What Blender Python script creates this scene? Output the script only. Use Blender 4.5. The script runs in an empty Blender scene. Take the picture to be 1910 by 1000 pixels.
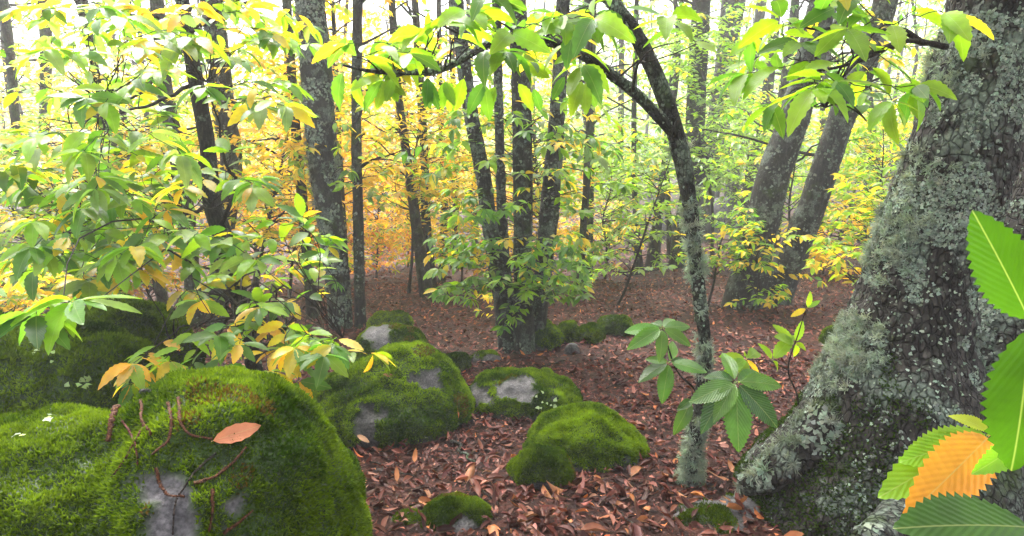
import bpy, bmesh, math, random
import numpy as np
from mathutils import Vector, Matrix
from mathutils.bvhtree import BVHTree

R = random.Random(11)
rng = np.random.default_rng(11)
sc = bpy.context.scene
C = sc.collection

# ------------------------------------------------------------------ camera
PITCH = math.radians(12.0)
HFOV = math.radians(75.0)
CAM = np.array([0.0, 0.0, 1.6])
FPX = 955.0 / math.tan(HFOV / 2)
cd = bpy.data.cameras.new('camera')
cd.sensor_width = 36.0
cd.lens = 18.0 / math.tan(HFOV / 2)
cd.clip_start = 0.02
cd.clip_end = 600.0
cam = bpy.data.objects.new('camera', cd)
cam.location = CAM
cam.rotation_euler = (math.radians(90) - PITCH, 0, 0)
C.objects.link(cam)
sc.camera = cam

# ------------------------------------------------------------------ sky, sun, exposure
SUN_EL, SUN_AZ = math.radians(52), math.radians(-28)      # azimuth from +Y, negative = to the left
w = bpy.data.worlds.new('World')
sc.world = w
w.use_nodes = True
nt = w.node_tree
nt.nodes.clear()
sky = nt.nodes.new('ShaderNodeTexSky')
sky.sky_type = 'NISHITA'
sky.sun_disc = False
sky.sun_elevation = SUN_EL
sky.sun_rotation = SUN_AZ
sky.air_density = 1.0
sky.dust_density = 5.0
hs = nt.nodes.new('ShaderNodeHueSaturation')
hs.inputs['Saturation'].default_value = 0.22              # an overcast, misty sky has hardly any blue
bg = nt.nodes.new('ShaderNodeBackground')
bg.inputs['Strength'].default_value = 0.15
ow = nt.nodes.new('ShaderNodeOutputWorld')
nt.links.new(sky.outputs[0], hs.inputs['Color'])
nt.links.new(hs.outputs[0], bg.inputs['Color'])
nt.links.new(bg.outputs[0], ow.inputs['Surface'])
sl = bpy.data.lights.new('sun', 'SUN')
sl.energy = 1.2
sl.angle = math.radians(25)
sl.color = (1.0, 0.96, 0.88)
so = bpy.data.objects.new('sun', sl)
sd = Vector((math.sin(SUN_AZ) * math.cos(SUN_EL), math.cos(SUN_AZ) * math.cos(SUN_EL), math.sin(SUN_EL)))
so.rotation_euler = sd.to_track_quat('Z', 'Y').to_euler()
so.location = (0, 0, 30)
C.objects.link(so)
vs = sc.view_settings
vs.view_transform = 'Standard'
vs.look = 'None'
vs.exposure = 2.4
vs.gamma = 1.0
vs.use_curve_mapping = False
sc.render.engine = 'CYCLES'
cy = sc.cycles
cy.use_denoising = True
cy.max_bounces = 7
cy.diffuse_bounces = 4
cy.glossy_bounces = 2
cy.transmission_bounces = 5
cy.volume_bounces = 1
cy.transparent_max_bounces = 4
cy.caustics_reflective = False
cy.caustics_refractive = False
cy.use_adaptive_sampling = True
cy.adaptive_threshold = 0.02

# ------------------------------------------------------------------ noise and projection
def _h(i, j, k, s):
    n = (i * 73856093) ^ (j * 19349663) ^ (k * 83492791) ^ (s * 2654435761)
    n = n & 0xFFFFFFFF
    n = ((n ^ (n >> 15)) * 0x2c1b3c6d) & 0xFFFFFFFF
    n = ((n ^ (n >> 12)) * 0x297a2d39) & 0xFFFFFFFF
    n = n ^ (n >> 15)
    return n.astype(np.float64) / 2147483647.5 - 1.0

def vnoise(p, s=0):
    p = np.asarray(p, float)
    i = np.floor(p).astype(np.int64)
    f = p - i
    u = f * f * (3 - 2 * f)
    r = 0
    for a in (0, 1):
        wa = u[..., 0] if a else 1 - u[..., 0]
        for b in (0, 1):
            wb = u[..., 1] if b else 1 - u[..., 1]
            for c in (0, 1):
                wc = u[..., 2] if c else 1 - u[..., 2]
                r = r + wa * wb * wc * _h(i[..., 0] + a, i[..., 1] + b, i[..., 2] + c, s)
    return r

def fbm(p, o=4, s=0):
    p = np.asarray(p, float)
    r, a = 0, 1.0
    for k in range(o):
        r = r + a * vnoise(p * (2.03 ** k) + 17.3 * k, s + k)
        a *= 0.5
    return r / 1.6

FW = np.array([0, math.cos(PITCH), -math.sin(PITCH)])
UP = np.array([0, math.sin(PITCH), math.cos(PITCH)])

def ray(px, py):
    return np.array([(px - 955) / FPX, 0, 0]) + FW + UP * (500 - py) / FPX

def at(px, py, Y):
    d = ray(px, py)
    return CAM + d * (Y / d[1])

def project(P):
    v = np.asarray(P, float) - CAM
    z = v @ FW
    zz = np.where(z > 0.01, z, 0.01)
    return 955 + FPX * v[..., 0] / zz, 500 - FPX * (v @ UP) / zz, z

def softp(x):
    return np.logaddexp(0, x)

def height(x, y):
    x = np.asarray(x, float)
    y = np.asarray(y, float)
    z = 0.05 - 0.12 * y + 0.10 * 6 * softp((y - 30) / 6)
    z = z + 0.045 * 3 * softp((x - 2) / 3) * np.clip((y - 2) / 8, 0, 1)
    z = z - 0.05 * 2 * softp((-x - 1.0) / 2)
    z = z + 0.10 * vnoise(np.stack([x * .33, y * .33, x * 0], -1), 3) * np.clip((y - 3) / 6, 0.1, 1)
    z = z + 0.035 * vnoise(np.stack([x * 1.3, y * 1.3, x * 0], -1), 4)
    z = z + 0.012 * vnoise(np.stack([x * 4.5, y * 4.5, x * 0], -1), 5)
    return z

def ground(px, py):
    d = ray(px, py)
    ts = np.concatenate([np.arange(.6, 12, .02), np.arange(12, 140, .1)])
    q = CAM + d * ts[:, None]
    below = np.where(q[:, 2] <= height(q[:, 0], q[:, 1]))[0]
    p = q[below[0]] if len(below) else q[-1]
    return np.array([p[0], p[1], float(height(p[0], p[1]))])

# ------------------------------------------------------------------ node materials
def new_mat(name):
    m = bpy.data.materials.new(name)
    m.use_nodes = True
    m.node_tree.nodes.clear()
    return m, m.node_tree

def N(nt, typ, **kw):
    n = nt.nodes.new(typ)
    for k, v in kw.items():
        if k in n.inputs:
            n.inputs[k].default_value = v
        else:
            setattr(n, k, v)
    return n

def ramp(nt, stops):
    r = nt.nodes.new('ShaderNodeValToRGB')
    e = r.color_ramp.elements
    while len(e) < len(stops):
        e.new(0.5)
    for k, (p, c) in enumerate(stops):
        e[k].position = p
        e[k].color = (c[0], c[1], c[2], 1) if not isinstance(c, (int, float)) else (c, c, c, 1)
    return r

def mixc(nt, blend='MIX'):
    m = nt.nodes.new('ShaderNodeMix')
    m.data_type = 'RGBA'
    m.blend_type = blend
    return m     # inputs 0 fac, 6 A, 7 B, output 2

def leaf_mat(name, obj_colour, transl=0.45, rough=0.35, tboost=1.5, veins=True, spec=0.5, bump=.22):
    m, t = new_mat(name)
    L = t.links.new
    if obj_colour:
        src = N(t, 'ShaderNodeObjectInfo').outputs['Color']
    else:
        src = N(t, 'ShaderNodeAttribute', attribute_name='col').outputs['Color']
    geo = N(t, 'ShaderNodeNewGeometry')
    no = N(t, 'ShaderNodeTexNoise', Scale=14.0, Detail=3.0)
    L(geo.outputs['Position'], no.inputs['Vector'])
    rp = ramp(t, [(0.3, 0.72), (0.7, 1.25)])
    L(no.outputs['Fac'], rp.inputs[0])
    mu = mixc(t, 'MULTIPLY')
    mu.inputs[0].default_value = 1.0
    L(src, mu.inputs[6])
    L(rp.outputs[0], mu.inputs[7])
    colour = mu.outputs[2]
    pr = N(t, 'ShaderNodeBsdfPrincipled', Roughness=rough)
    pr.inputs['Specular IOR Level'].default_value = spec
    if veins:
        at_ = N(t, 'ShaderNodeAttribute', attribute_name='luv')
        sx = N(t, 'ShaderNodeSeparateXYZ')
        L(at_.outputs['Vector'], sx.inputs[0])
        ab = N(t, 'ShaderNodeMath', operation='ABSOLUTE')
        L(sx.outputs['Y'], ab.inputs[0])
        m1 = N(t, 'ShaderNodeMath', operation='MULTIPLY')
        m1.inputs[1].default_value = 0.75
        L(ab.outputs[0], m1.inputs[0])
        su = N(t, 'ShaderNodeMath', operation='SUBTRACT')
        L(sx.outputs['X'], su.inputs[0])
        L(m1.outputs[0], su.inputs[1])
        m2 = N(t, 'ShaderNodeMath', operation='MULTIPLY')
        m2.inputs[1].default_value = 80.0
        L(su.outputs[0], m2.inputs[0])
        si = N(t, 'ShaderNodeMath', operation='SINE')
        L(m2.outputs[0], si.inputs[0])
        bp = N(t, 'ShaderNodeBump', Strength=bump, Distance=0.002)
        L(si.outputs[0], bp.inputs['Height'])
        L(bp.outputs[0], pr.inputs['Normal'])
        # paler midrib
        mr = ramp(t, [(0.0, 1.0), (0.018, 0.0)])
        L(ab.outputs[0], mr.inputs[0])
        mm = mixc(t, 'MIX')
        mf = N(t, 'ShaderNodeMath', operation='MULTIPLY')
        mf.inputs[1].default_value = 0.35
        L(mr.outputs[0], mf.inputs[0])
        L(mf.outputs[0], mm.inputs[0])
        L(colour, mm.inputs[6])
        mm.inputs[7].default_value = (0.45, 0.5, 0.2, 1)
        colour = mm.outputs[2]
    L(colour, pr.inputs['Base Color'])
    out = N(t, 'ShaderNodeOutputMaterial')
    if transl > 0:
        tc = mixc(t, 'MULTIPLY')
        tc.inputs[0].default_value = 1.0
        L(colour, tc.inputs[6])
        tc.inputs[7].default_value = (tboost * 1.03, tboost, tboost * 0.5, 1)
        tr = N(t, 'ShaderNodeBsdfTranslucent')
        L(tc.outputs[2], tr.inputs['Color'])
        mx = N(t, 'ShaderNodeMixShader')
        mx.inputs[0].default_value = transl
        L(pr.outputs[0], mx.inputs[1])
        L(tr.outputs[0], mx.inputs[2])
        L(mx.outputs[0], out.inputs['Surface'])
    else:
        L(pr.outputs[0], out.inputs['Surface'])
    return m

M_LEAF_O = leaf_mat('leaf_single', True, transl=.55, tboost=2.0)
M_LEAF_S = leaf_mat('leaf_mass', False, transl=.55, tboost=2.0, veins=False)
M_DRY_O = leaf_mat('dry_leaf_single', True, transl=0.12, rough=0.5, tboost=1.0, spec=.25)
M_DRY_S = leaf_mat('dry_leaf_mass', False, transl=0.08, rough=0.55, tboost=1.0, veins=False, spec=.2)
M_MOSS = leaf_mat('moss_frond', False, transl=0.35, rough=0.7, tboost=1.5, veins=False, spec=0.06)
M_LICHEN = leaf_mat('lichen_scale', False, transl=0.1, rough=0.85, tboost=1.0, veins=False, spec=0.15)

def bark_mat(name, dark, mid, pale, lich, lich_amt, scale=1.0, green=0.0):
    m, t = new_mat(name)
    L = t.links.new
    tc = N(t, 'ShaderNodeTexCoord')
    mp = N(t, 'ShaderNodeMapping')
    mp.inputs['Scale'].default_value = (1, 1, 0.28)
    L(tc.outputs['Object'], mp.inputs['Vector'])
    n1 = N(t, 'ShaderNodeTexNoise', Scale=26.0 * scale, Detail=6.0, Roughness=0.65)
    L(mp.outputs[0], n1.inputs['Vector'])
    r1 = ramp(t, [(0.32, dark), (0.52, mid), (0.72, pale)])
    L(n1.outputs['Fac'], r1.inputs[0])
    n2 = N(t, 'ShaderNodeTexNoise', Scale=7.0 * scale, Detail=7.0, Roughness=0.72)
    L(tc.outputs['Object'], n2.inputs['Vector'])
    nl = N(t, 'ShaderNodeTexNoise', Scale=2.6 * scale, Detail=3.0)
    L(tc.outputs['Object'], nl.inputs['Vector'])
    s1 = N(t, 'ShaderNodeMath', operation='SUBTRACT')
    s1.inputs[1].default_value = 0.5
    L(nl.outputs['Fac'], s1.inputs[0])
    s2 = N(t, 'ShaderNodeMath', operation='MULTIPLY_ADD')
    s2.inputs[1].default_value = 0.9
    L(s1.outputs[0], s2.inputs[0])
    L(n2.outputs['Fac'], s2.inputs[2])
    r2 = ramp(t, [(0.58 - lich_amt, 0.0), (0.68 - lich_amt, 1.0)])
    L(s2.outputs[0], r2.inputs[0])
    n3 = N(t, 'ShaderNodeTexNoise', Scale=60.0 * scale, Detail=3.0)
    L(tc.outputs['Object'], n3.inputs['Vector'])
    r3 = ramp(t, [(0.3, [c * 0.55 for c in lich]), (0.7, [min(1, c * 1.2) for c in lich])])
    L(n3.outputs['Fac'], r3.inputs[0])
    mx = mixc(t)
    L(r2.outputs[0], mx.inputs[0])
    L(r1.outputs[0], mx.inputs[6])
    L(r3.outputs[0], mx.inputs[7])
    colour = mx.outputs[2]
    if green > 0:
        n4 = N(t, 'ShaderNodeTexNoise', Scale=2.2 * scale, Detail=5.0, Roughness=0.6)
        L(tc.outputs['Object'], n4.inputs['Vector'])
        r4 = ramp(t, [(0.62 - green, 0.0), (0.72 - green, 1.0)])
        L(n4.outputs['Fac'], r4.inputs[0])
        mg = mixc(t)
        L(r4.outputs[0], mg.inputs[0])
        L(colour, mg.inputs[6])
        mg.inputs[7].default_value = (0.035, 0.055, 0.012, 1)
        colour = mg.outputs[2]
    mp2 = N(t, 'ShaderNodeMapping')
    mp2.inputs['Scale'].default_value = (1, 1, 0.55)
    dn = N(t, 'ShaderNodeTexNoise', Scale=9.0 * scale, Detail=3.0)
    L(tc.outputs['Object'], dn.inputs['Vector'])
    dm = N(t, 'ShaderNodeVectorMath', operation='MULTIPLY_ADD')
    dm.inputs[1].default_value = (0.07 / scale,) * 3
    L(dn.outputs['Color'], dm.inputs[0])
    L(tc.outputs['Object'], dm.inputs[2])
    L(dm.outputs[0], mp2.inputs['Vector'])
    vo = N(t, 'ShaderNodeTexVoronoi', Scale=30.0 * scale, feature='DISTANCE_TO_EDGE')
    L(mp2.outputs[0], vo.inputs['Vector'])
    vr = ramp(t, [(0.0, 0.0), (0.14, 1.0)])
    L(vo.outputs['Distance'], vr.inputs[0])
    ck = ramp(t, [(0.0, 0.35), (1.0, 1.0)])
    L(vr.outputs[0], ck.inputs[0])
    cm = mixc(t, 'MULTIPLY')
    cm.inputs[0].default_value = 1.0
    L(colour, cm.inputs[6])
    L(ck.outputs[0], cm.inputs[7])
    colour = cm.outputs[2]
    ad = N(t, 'ShaderNodeMath', operation='ADD')
    L(vr.outputs[0], ad.inputs[0])
    L(n1.outputs['Fac'], ad.inputs[1])
    bp = N(t, 'ShaderNodeBump', Strength=0.9, Distance=0.012 / scale)
    L(ad.outputs[0], bp.inputs['Height'])
    pr = N(t, 'ShaderNodeBsdfPrincipled', Roughness=0.72)
    pr.inputs['Specular IOR Level'].default_value = 0.2
    L(colour, pr.inputs['Base Color'])
    L(bp.outputs[0], pr.inputs['Normal'])
    out = N(t, 'ShaderNodeOutputMaterial')
    L(pr.outputs[0], out.inputs['Surface'])
    return m

LICH = (0.13, 0.155, 0.125)
M_BARK_OAK = bark_mat('bark_old', (0.012, 0.010, 0.009), (0.032, 0.027, 0.024), (0.09, 0.08, 0.072), LICH, 0.05, 1.0, 0.05)
M_BARK_LICH = bark_mat('bark_lichened', (0.008, 0.007, 0.006), (0.026, 0.023, 0.020), (0.07, 0.063, 0.056), LICH, 0.07, 1.6, 0.04)
M_BARK_POLE = bark_mat('bark_pole', (0.008, 0.006, 0.0045), (0.026, 0.020, 0.015), (0.06, 0.05, 0.037), (0.085, 0.095, 0.065), 0.05, 1.5, 0.10)
M_BARK_DARK = bark_mat('bark_wet_dark', (0.006, 0.005, 0.005), (0.022, 0.018, 0.017), (0.06, 0.05, 0.045), LICH, -0.02, 2.5)
M_TWIG = bark_mat('bark_twig', (0.008, 0.006, 0.005), (0.03, 0.02, 0.016), (0.07, 0.05, 0.04), LICH, -0.1, 3.0)
M_CATKIN = bark_mat('dry_catkin', (0.03, 0.010, 0.005), (0.11, 0.04, 0.018), (0.2, 0.085, 0.04), LICH, -0.2, 6.0)
M_BUR = bark_mat('dry_bur', (0.03, 0.006, 0.004), (0.09, 0.022, 0.014), (0.17, 0.05, 0.03), LICH, -0.3, 4.0)

def rock_mat():
    m, t = new_mat('granite_under_moss')
    L = t.links.new
    tc = N(t, 'ShaderNodeTexCoord')
    n1 = N(t, 'ShaderNodeTexNoise', Scale=9.0, Detail=8.0, Roughness=0.7)
    L(tc.outputs['Object'], n1.inputs['Vector'])
    r1 = ramp(t, [(0.3, (0.025, 0.022, 0.025)), (0.5, (0.062, 0.057, 0.060)), (0.7, (0.14, 0.125, 0.13))])
    L(n1.outputs['Fac'], r1.inputs[0])
    n2 = N(t, 'ShaderNodeTexNoise', Scale=90.0, Detail=2.0)
    L(tc.outputs['Object'], n2.inputs['Vector'])
    r2 = ramp(t, [(0.35, 0.55), (0.65, 1.35)])
    L(n2.outputs['Fac'], r2.inputs[0])
    mu = mixc(t, 'MULTIPLY')
    mu.inputs[0].default_value = 1
    L(r1.outputs[0], mu.inputs[6])
    L(r2.outputs[0], mu.inputs[7])
    n3 = N(t, 'ShaderNodeTexNoise', Scale=35.0, Detail=4.0)
    L(tc.outputs['Object'], n3.inputs['Vector'])
    r3 = ramp(t, [(0.3, (0.008, 0.018, 0.002)), (0.7, (0.03, 0.06, 0.005))])
    L(n3.outputs['Fac'], r3.inputs[0])
    a = N(t, 'ShaderNodeAttribute', attribute_name='col')
    mx = mixc(t)
    L(a.outputs['Fac'], mx.inputs[0])
    L(mu.outputs[2], mx.inputs[6])
    L(r3.outputs[0], mx.inputs[7])
    bp = N(t, 'ShaderNodeBump', Strength=0.7, Distance=0.012)
    L(n3.outputs['Fac'], bp.inputs['Height'])
    pr = N(t, 'ShaderNodeBsdfPrincipled', Roughness=0.6)
    pr.inputs['Specular IOR Level'].default_value = 0.25
    L(mx.outputs[2], pr.inputs['Base Color'])
    L(bp.outputs[0], pr.inputs['Normal'])
    out = N(t, 'ShaderNodeOutputMaterial')
    L(pr.outputs[0], out.inputs['Surface'])
    return m
M_ROCK = rock_mat()

def ground_mat():
    m, t = new_mat('forest_floor')
    L = t.links.new
    g = N(t, 'ShaderNodeNewGeometry')
    n1 = N(t, 'ShaderNodeTexNoise', Scale=1.1, Detail=9.0, Roughness=0.75)
    L(g.outputs['Position'], n1.inputs['Vector'])
    r1 = ramp(t, [(0.3, (0.014, 0.006, 0.005)), (0.5, (0.034, 0.012, 0.009)), (0.7, (0.062, 0.024, 0.017))])
    L(n1.outputs['Fac'], r1.inputs[0])
    vo = N(t, 'ShaderNodeTexVoronoi', Scale=22.0)
    vo.inputs['Randomness'].default_value = 1.0
    L(g.outputs['Position'], vo.inputs['Vector'])
    hsv = N(t, 'ShaderNodeSeparateColor')
    L(vo.outputs['Color'], hsv.inputs[0])
    r2 = ramp(t, [(0.0, 0.45), (0.6, 1.0), (1.0, 2.4)])
    L(hsv.outputs[0], r2.inputs[0])
    mu = mixc(t, 'MULTIPLY')
    mu.inputs[0].default_value = 1
    L(r1.outputs[0], mu.inputs[6])
    L(r2.outputs[0], mu.inputs[7])
    bp = N(t, 'ShaderNodeBump', Strength=0.9, Distance=0.03)
    n2 = N(t, 'ShaderNodeTexNoise', Scale=40.0, Detail=5.0, Roughness=0.7)
    L(g.outputs['Position'], n2.inputs['Vector'])
    L(n2.outputs['Fac'], bp.inputs['Height'])
    pr = N(t, 'ShaderNodeBsdfPrincipled', Roughness=0.75)
    pr.inputs['Specular IOR Level'].default_value = 0.15
    L(mu.outputs[2], pr.inputs['Base Color'])
    L(bp.outputs[0], pr.inputs['Normal'])
    out = N(t, 'ShaderNodeOutputMaterial')
    L(pr.outputs[0], out.inputs['Surface'])
    return m
M_GROUND = ground_mat()

# ------------------------------------------------------------------ mesh helpers
def make_mesh(name, V, F, mat, col=None, luv=None, smooth=True):
    V = np.asarray(V, np.float32)
    F = np.asarray(F, np.int32)
    me = bpy.data.meshes.new(name)
    me.vertices.add(len(V))
    me.vertices.foreach_set('co', V.ravel())
    k = F.shape[1]
    me.loops.add(F.size)
    me.loops.foreach_set('vertex_index', F.ravel())
    me.polygons.add(len(F))
    me.polygons.foreach_set('loop_start', np.arange(0, F.size, k, dtype=np.int32))
    me.polygons.foreach_set('use_smooth', np.full(len(F), smooth, dtype=bool))
    if col is not None:
        a = me.attributes.new('col', 'FLOAT_COLOR', 'POINT')
        c = np.ones((len(V), 4), np.float32)
        c[:, :3] = col
        a.data.foreach_set('color', c.ravel())
    if luv is not None:
        a = me.attributes.new('luv', 'FLOAT_VECTOR', 'POINT')
        a.data.foreach_set('vector', np.asarray(luv, np.float32).ravel())
    me.update(calc_edges=True)
    me.materials.append(mat)
    return me

def link(name, me, parent=None, loc=None, kind=None):
    o = bpy.data.objects.new(name, me)
    C.objects.link(o)
    if parent is not None:
        o.parent = parent
    if loc is not None:
        o.location = loc
    if kind:
        o['kind'] = kind
    return o

def tag(o, label, cat, group=None):
    o['label'] = label
    o['category'] = cat
    if group:
        o['group'] = group
    return o

def thing(name, loc, label, cat, group=None):
    o = bpy.data.objects.new(name, None)
    o.empty_display_size = 0.1
    C.objects.link(o)
    o.location = loc
    return tag(o, label, cat, group)

def norm(v):
    v = np.asarray(v, float)
    return v / np.maximum(np.linalg.norm(v, axis=-1, keepdims=True), 1e-9)

def catmull(pts, n):
    P = np.asarray(pts, float)
    if len(P) == 2:
        t = np.linspace(0, 1, n)[:, None]
        return P[0] * (1 - t) + P[1] * t
    Q = np.vstack([2 * P[0] - P[1], P, 2 * P[-1] - P[-2]])
    s = np.linspace(0, len(P) - 1 - 1e-6, n)
    i = s.astype(int)
    t = (s - i)[:, None]
    a, b, c, d = Q[i], Q[i + 1], Q[i + 2], Q[i + 3]
    return 0.5 * ((2 * b) + (c - a) * t + (2 * a - 5 * b + 4 * c - d) * t ** 2 + (3 * b - a - 3 * c + d) * t ** 3)

def tube(pts, rad, seg=8, disp=None):
    """closed tube along a polyline; disp(P, axis_pos, angle, r) changes the radius"""
    P = np.asarray(pts, float)
    n = len(P)
    rad = np.broadcast_to(np.asarray(rad, float), (n,))
    T = norm(np.gradient(P, axis=0))
    ref = np.array([0.0, 1.0, 0.0])
    if abs((T[0] @ ref)) > 0.9:
        ref = np.array([1.0, 0, 0])
    U = np.zeros((n, 3))
    u = norm(np.cross(T[0], np.cross(ref, T[0])))
    for i in range(n):
        u = norm(u - T[i] * (u @ T[i]))
        U[i] = u
    W = np.cross(T, U)
    a = np.linspace(0, 2 * math.pi, seg, endpoint=False)
    dirs = U[:, None] * np.cos(a)[None, :, None] + W[:, None] * np.sin(a)[None, :, None]
    r = np.repeat(rad[:, None], seg, 1)
    if disp is not None:
        r = disp(P[:, None] + dirs * r[..., None], np.linspace(0, 1, n)[:, None] + 0 * r, a[None] + 0 * r, r)
    V = (P[:, None] + dirs * r[..., None]).reshape(-1, 3)
    i = np.arange(n - 1)[:, None] * seg
    j = np.arange(seg)[None]
    k = (j + 1) % seg
    F = np.stack([i + j, i + k, i + k + seg, i + j + seg], -1).reshape(-1, 4)
    V = np.vstack([V, P[:1], P[-1:]])
    c0, c1 = n * seg, n * seg + 1
    cap0 = np.stack([np.full(seg, c0), k[0], j[0], np.full(seg, c0)], -1)
    cap1 = np.stack([np.full(seg, c1), (n - 1) * seg + j[0], (n - 1) * seg + k[0], np.full(seg, c1)], -1)
    TR = np.concatenate([F[:, [0, 1, 2]], F[:, [0, 2, 3]], cap0[:, :3], cap1[:, :3]])
    return V, TR

class Parts:
    """collects triangle shapes that are one part"""
    def __init__(s):
        s.V, s.F, s.n = [], [], 0
    def add(s, V, F):
        s.V.append(V)
        s.F.append(np.asarray(F) + s.n)
        s.n += len(V)
    def each(s, name, mat, parent, org):
        out = []
        b = 0
        for V, F in zip(s.V, s.F):
            out.append(link(name, make_mesh(name, V - org, F - b, mat), parent))
            b += len(V)
        return out
    def build(s, name, mat, parent, org, kind='stuff', smooth=True):
        me = make_mesh(name, np.vstack(s.V) - org, np.vstack(s.F), mat, smooth=smooth)
        return link(name, me, parent, None, kind)

# ------------------------------------------------------------------ leaves
def leaf_template(n=8, width=0.30, fold=0.25, droop=0.25, teeth=0.0, roll=0.0, wav=0.0, seed=0, stalk=0.08):
    r = random.Random(seed)
    V, U = [], []
    for i in range(n + 1):
        t = i / n
        hw = width * 0.5 * max(0.0, math.sin(math.pi * min(1, t ** 0.9))) ** 0.75
        hs_ = hw
        if 0 < i < n and teeth:
            hw *= (1 + teeth) if i % 2 else (1 - teeth)
        hw = max(hw, 0.004)
        z0 = -droop * t * t
        xo = teeth * 0.25 / n * (1 if i % 2 else -1)
        for sgn in (-1, 0, 1):
            y = sgn * hw
            z = z0 + fold * abs(sgn) * hs_ + roll * y * y * 4 + wav * math.sin(t * 9 + sgn * 1.3 + seed) * abs(sgn) * (0.5 + r.random())
            V.append((stalk + (1 - stalk) * t + (xo if sgn else 0), y, z))
            U.append((t, y / max(width, 1e-3), 0))
    F = []
    for i in range(n):
        a = i * 3
        for k in (0, 1):
            F.append((a + k, a + 3 + k, a + 4 + k))
            F.append((a + k, a + 4 + k, a + 1 + k))
    b = len(V)
    V += [(0, -0.008, 0), (0, 0.008, 0)]
    U += [(0, 0, 0)] * 2
    F.append((b, 1, b + 1))
    V = np.array(V)
    V[:, 2] += 0
    return V, np.array(F), np.array(U)

T_FAR = (np.array([(0, 0, 0), (.5, .19, .06), (.5, 0, 0), (.5, -.19, .06), (1, 0, -.18)]), np.array([(0, 2, 1), (0, 3, 2), (1, 2, 4), (2, 3, 4)]), np.zeros((5, 3)))
T_MID = (np.array([(0, 0, 0), (.36, .17, .02), (.36, 0, -.03), (.36, -.17, .02), (.7, .15, -.06), (.7, 0, -.11), (.7, -.15, -.06), (1, 0, -.24)]),
         np.array([(0, 2, 1), (0, 3, 2), (1, 2, 5), (1, 5, 4), (2, 3, 6), (2, 6, 5), (4, 5, 7), (5, 6, 7)]), np.zeros((8, 3)))
T_NEAR = [leaf_template(14, 0.35 + 0.02 * k, 0.18 + 0.08 * k, 0.10 + 0.13 * k, 0.09, 0, 0.006, k) for k in range(4)]
T_HERO = [leaf_template(30, 0.39, 0.15 + 0.1 * k, 0.12 + 0.12 * k, 0.10, 0, 0.006, k + 9) for k in range(3)]
T_DRY = [leaf_template(4, 0.34, 0.3 + 0.5 * (k % 3), 0.25 * (k - 2), 0.05, 1.2 * (k % 2), 0.03, k + 20, 0.05) for k in range(5)]
T_DRYFAR = [(T_FAR[0] * [1, 1, 1.0 + k], T_FAR[1], T_FAR[2]) for k in (-2, 0, 1.5)]
ME_NEAR = [make_mesh('leaf', t[0], t[1], M_LEAF_O, luv=t[2]) for t in T_NEAR]
ME_HERO = [make_mesh('leaf', t[0], t[1], M_LEAF_O, luv=t[2]) for t in T_HERO]
M_LEAF_G = leaf_mat('leaf_glossy', True, transl=.35, rough=.28, tboost=1.8, spec=.55, bump=.5)
ME_GLOSS = [make_mesh('leaf', t[0], t[1], M_LEAF_G, luv=t[2]) for t in T_HERO]
ME_DRY = [make_mesh('fallen_leaf', t[0], t[1], M_DRY_O, luv=t[2]) for t in T_DRY]

PAL = {
    'G': (0.085, 0.20, 0.018), 'DG': (0.035, 0.10, 0.012), 'YG': (0.21, 0.36, 0.015), 'Y': (0.62, 0.46, 0.03),
    'OY': (0.62, 0.36, 0.025), 'O': (0.48, 0.17, 0.02), 'B': (0.20, 0.075, 0.025), 'PG': (0.20, 0.30, 0.09),
}
def pal(wts):
    ks = list(wts)
    k = R.choices(ks, [wts[q] for q in ks])[0]
    c = PAL[k]
    v = R.uniform(0.75, 1.25)
    h = R.uniform(-0.12, 0.12)
    return (min(0.85, c[0] * v * (1 + h)), min(0.8, c[1] * v), c[2] * v * (1 - h))
GREEN = {'G': 6, 'YG': 3, 'DG': 1, 'Y': .4}
MIXED = {'G': 4, 'YG': 4, 'Y': 2.5, 'OY': .6, 'PG': 1}
YELLOW = {'Y': 6, 'OY': 2.5, 'YG': 2, 'O': .6}
LIME = {'YG': 4, 'G': 3.5, 'Y': 1.8, 'PG': 1.5}
SPROUT = {'G': 5, 'YG': 4, 'Y': 1.6, 'PG': 2.5}

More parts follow.
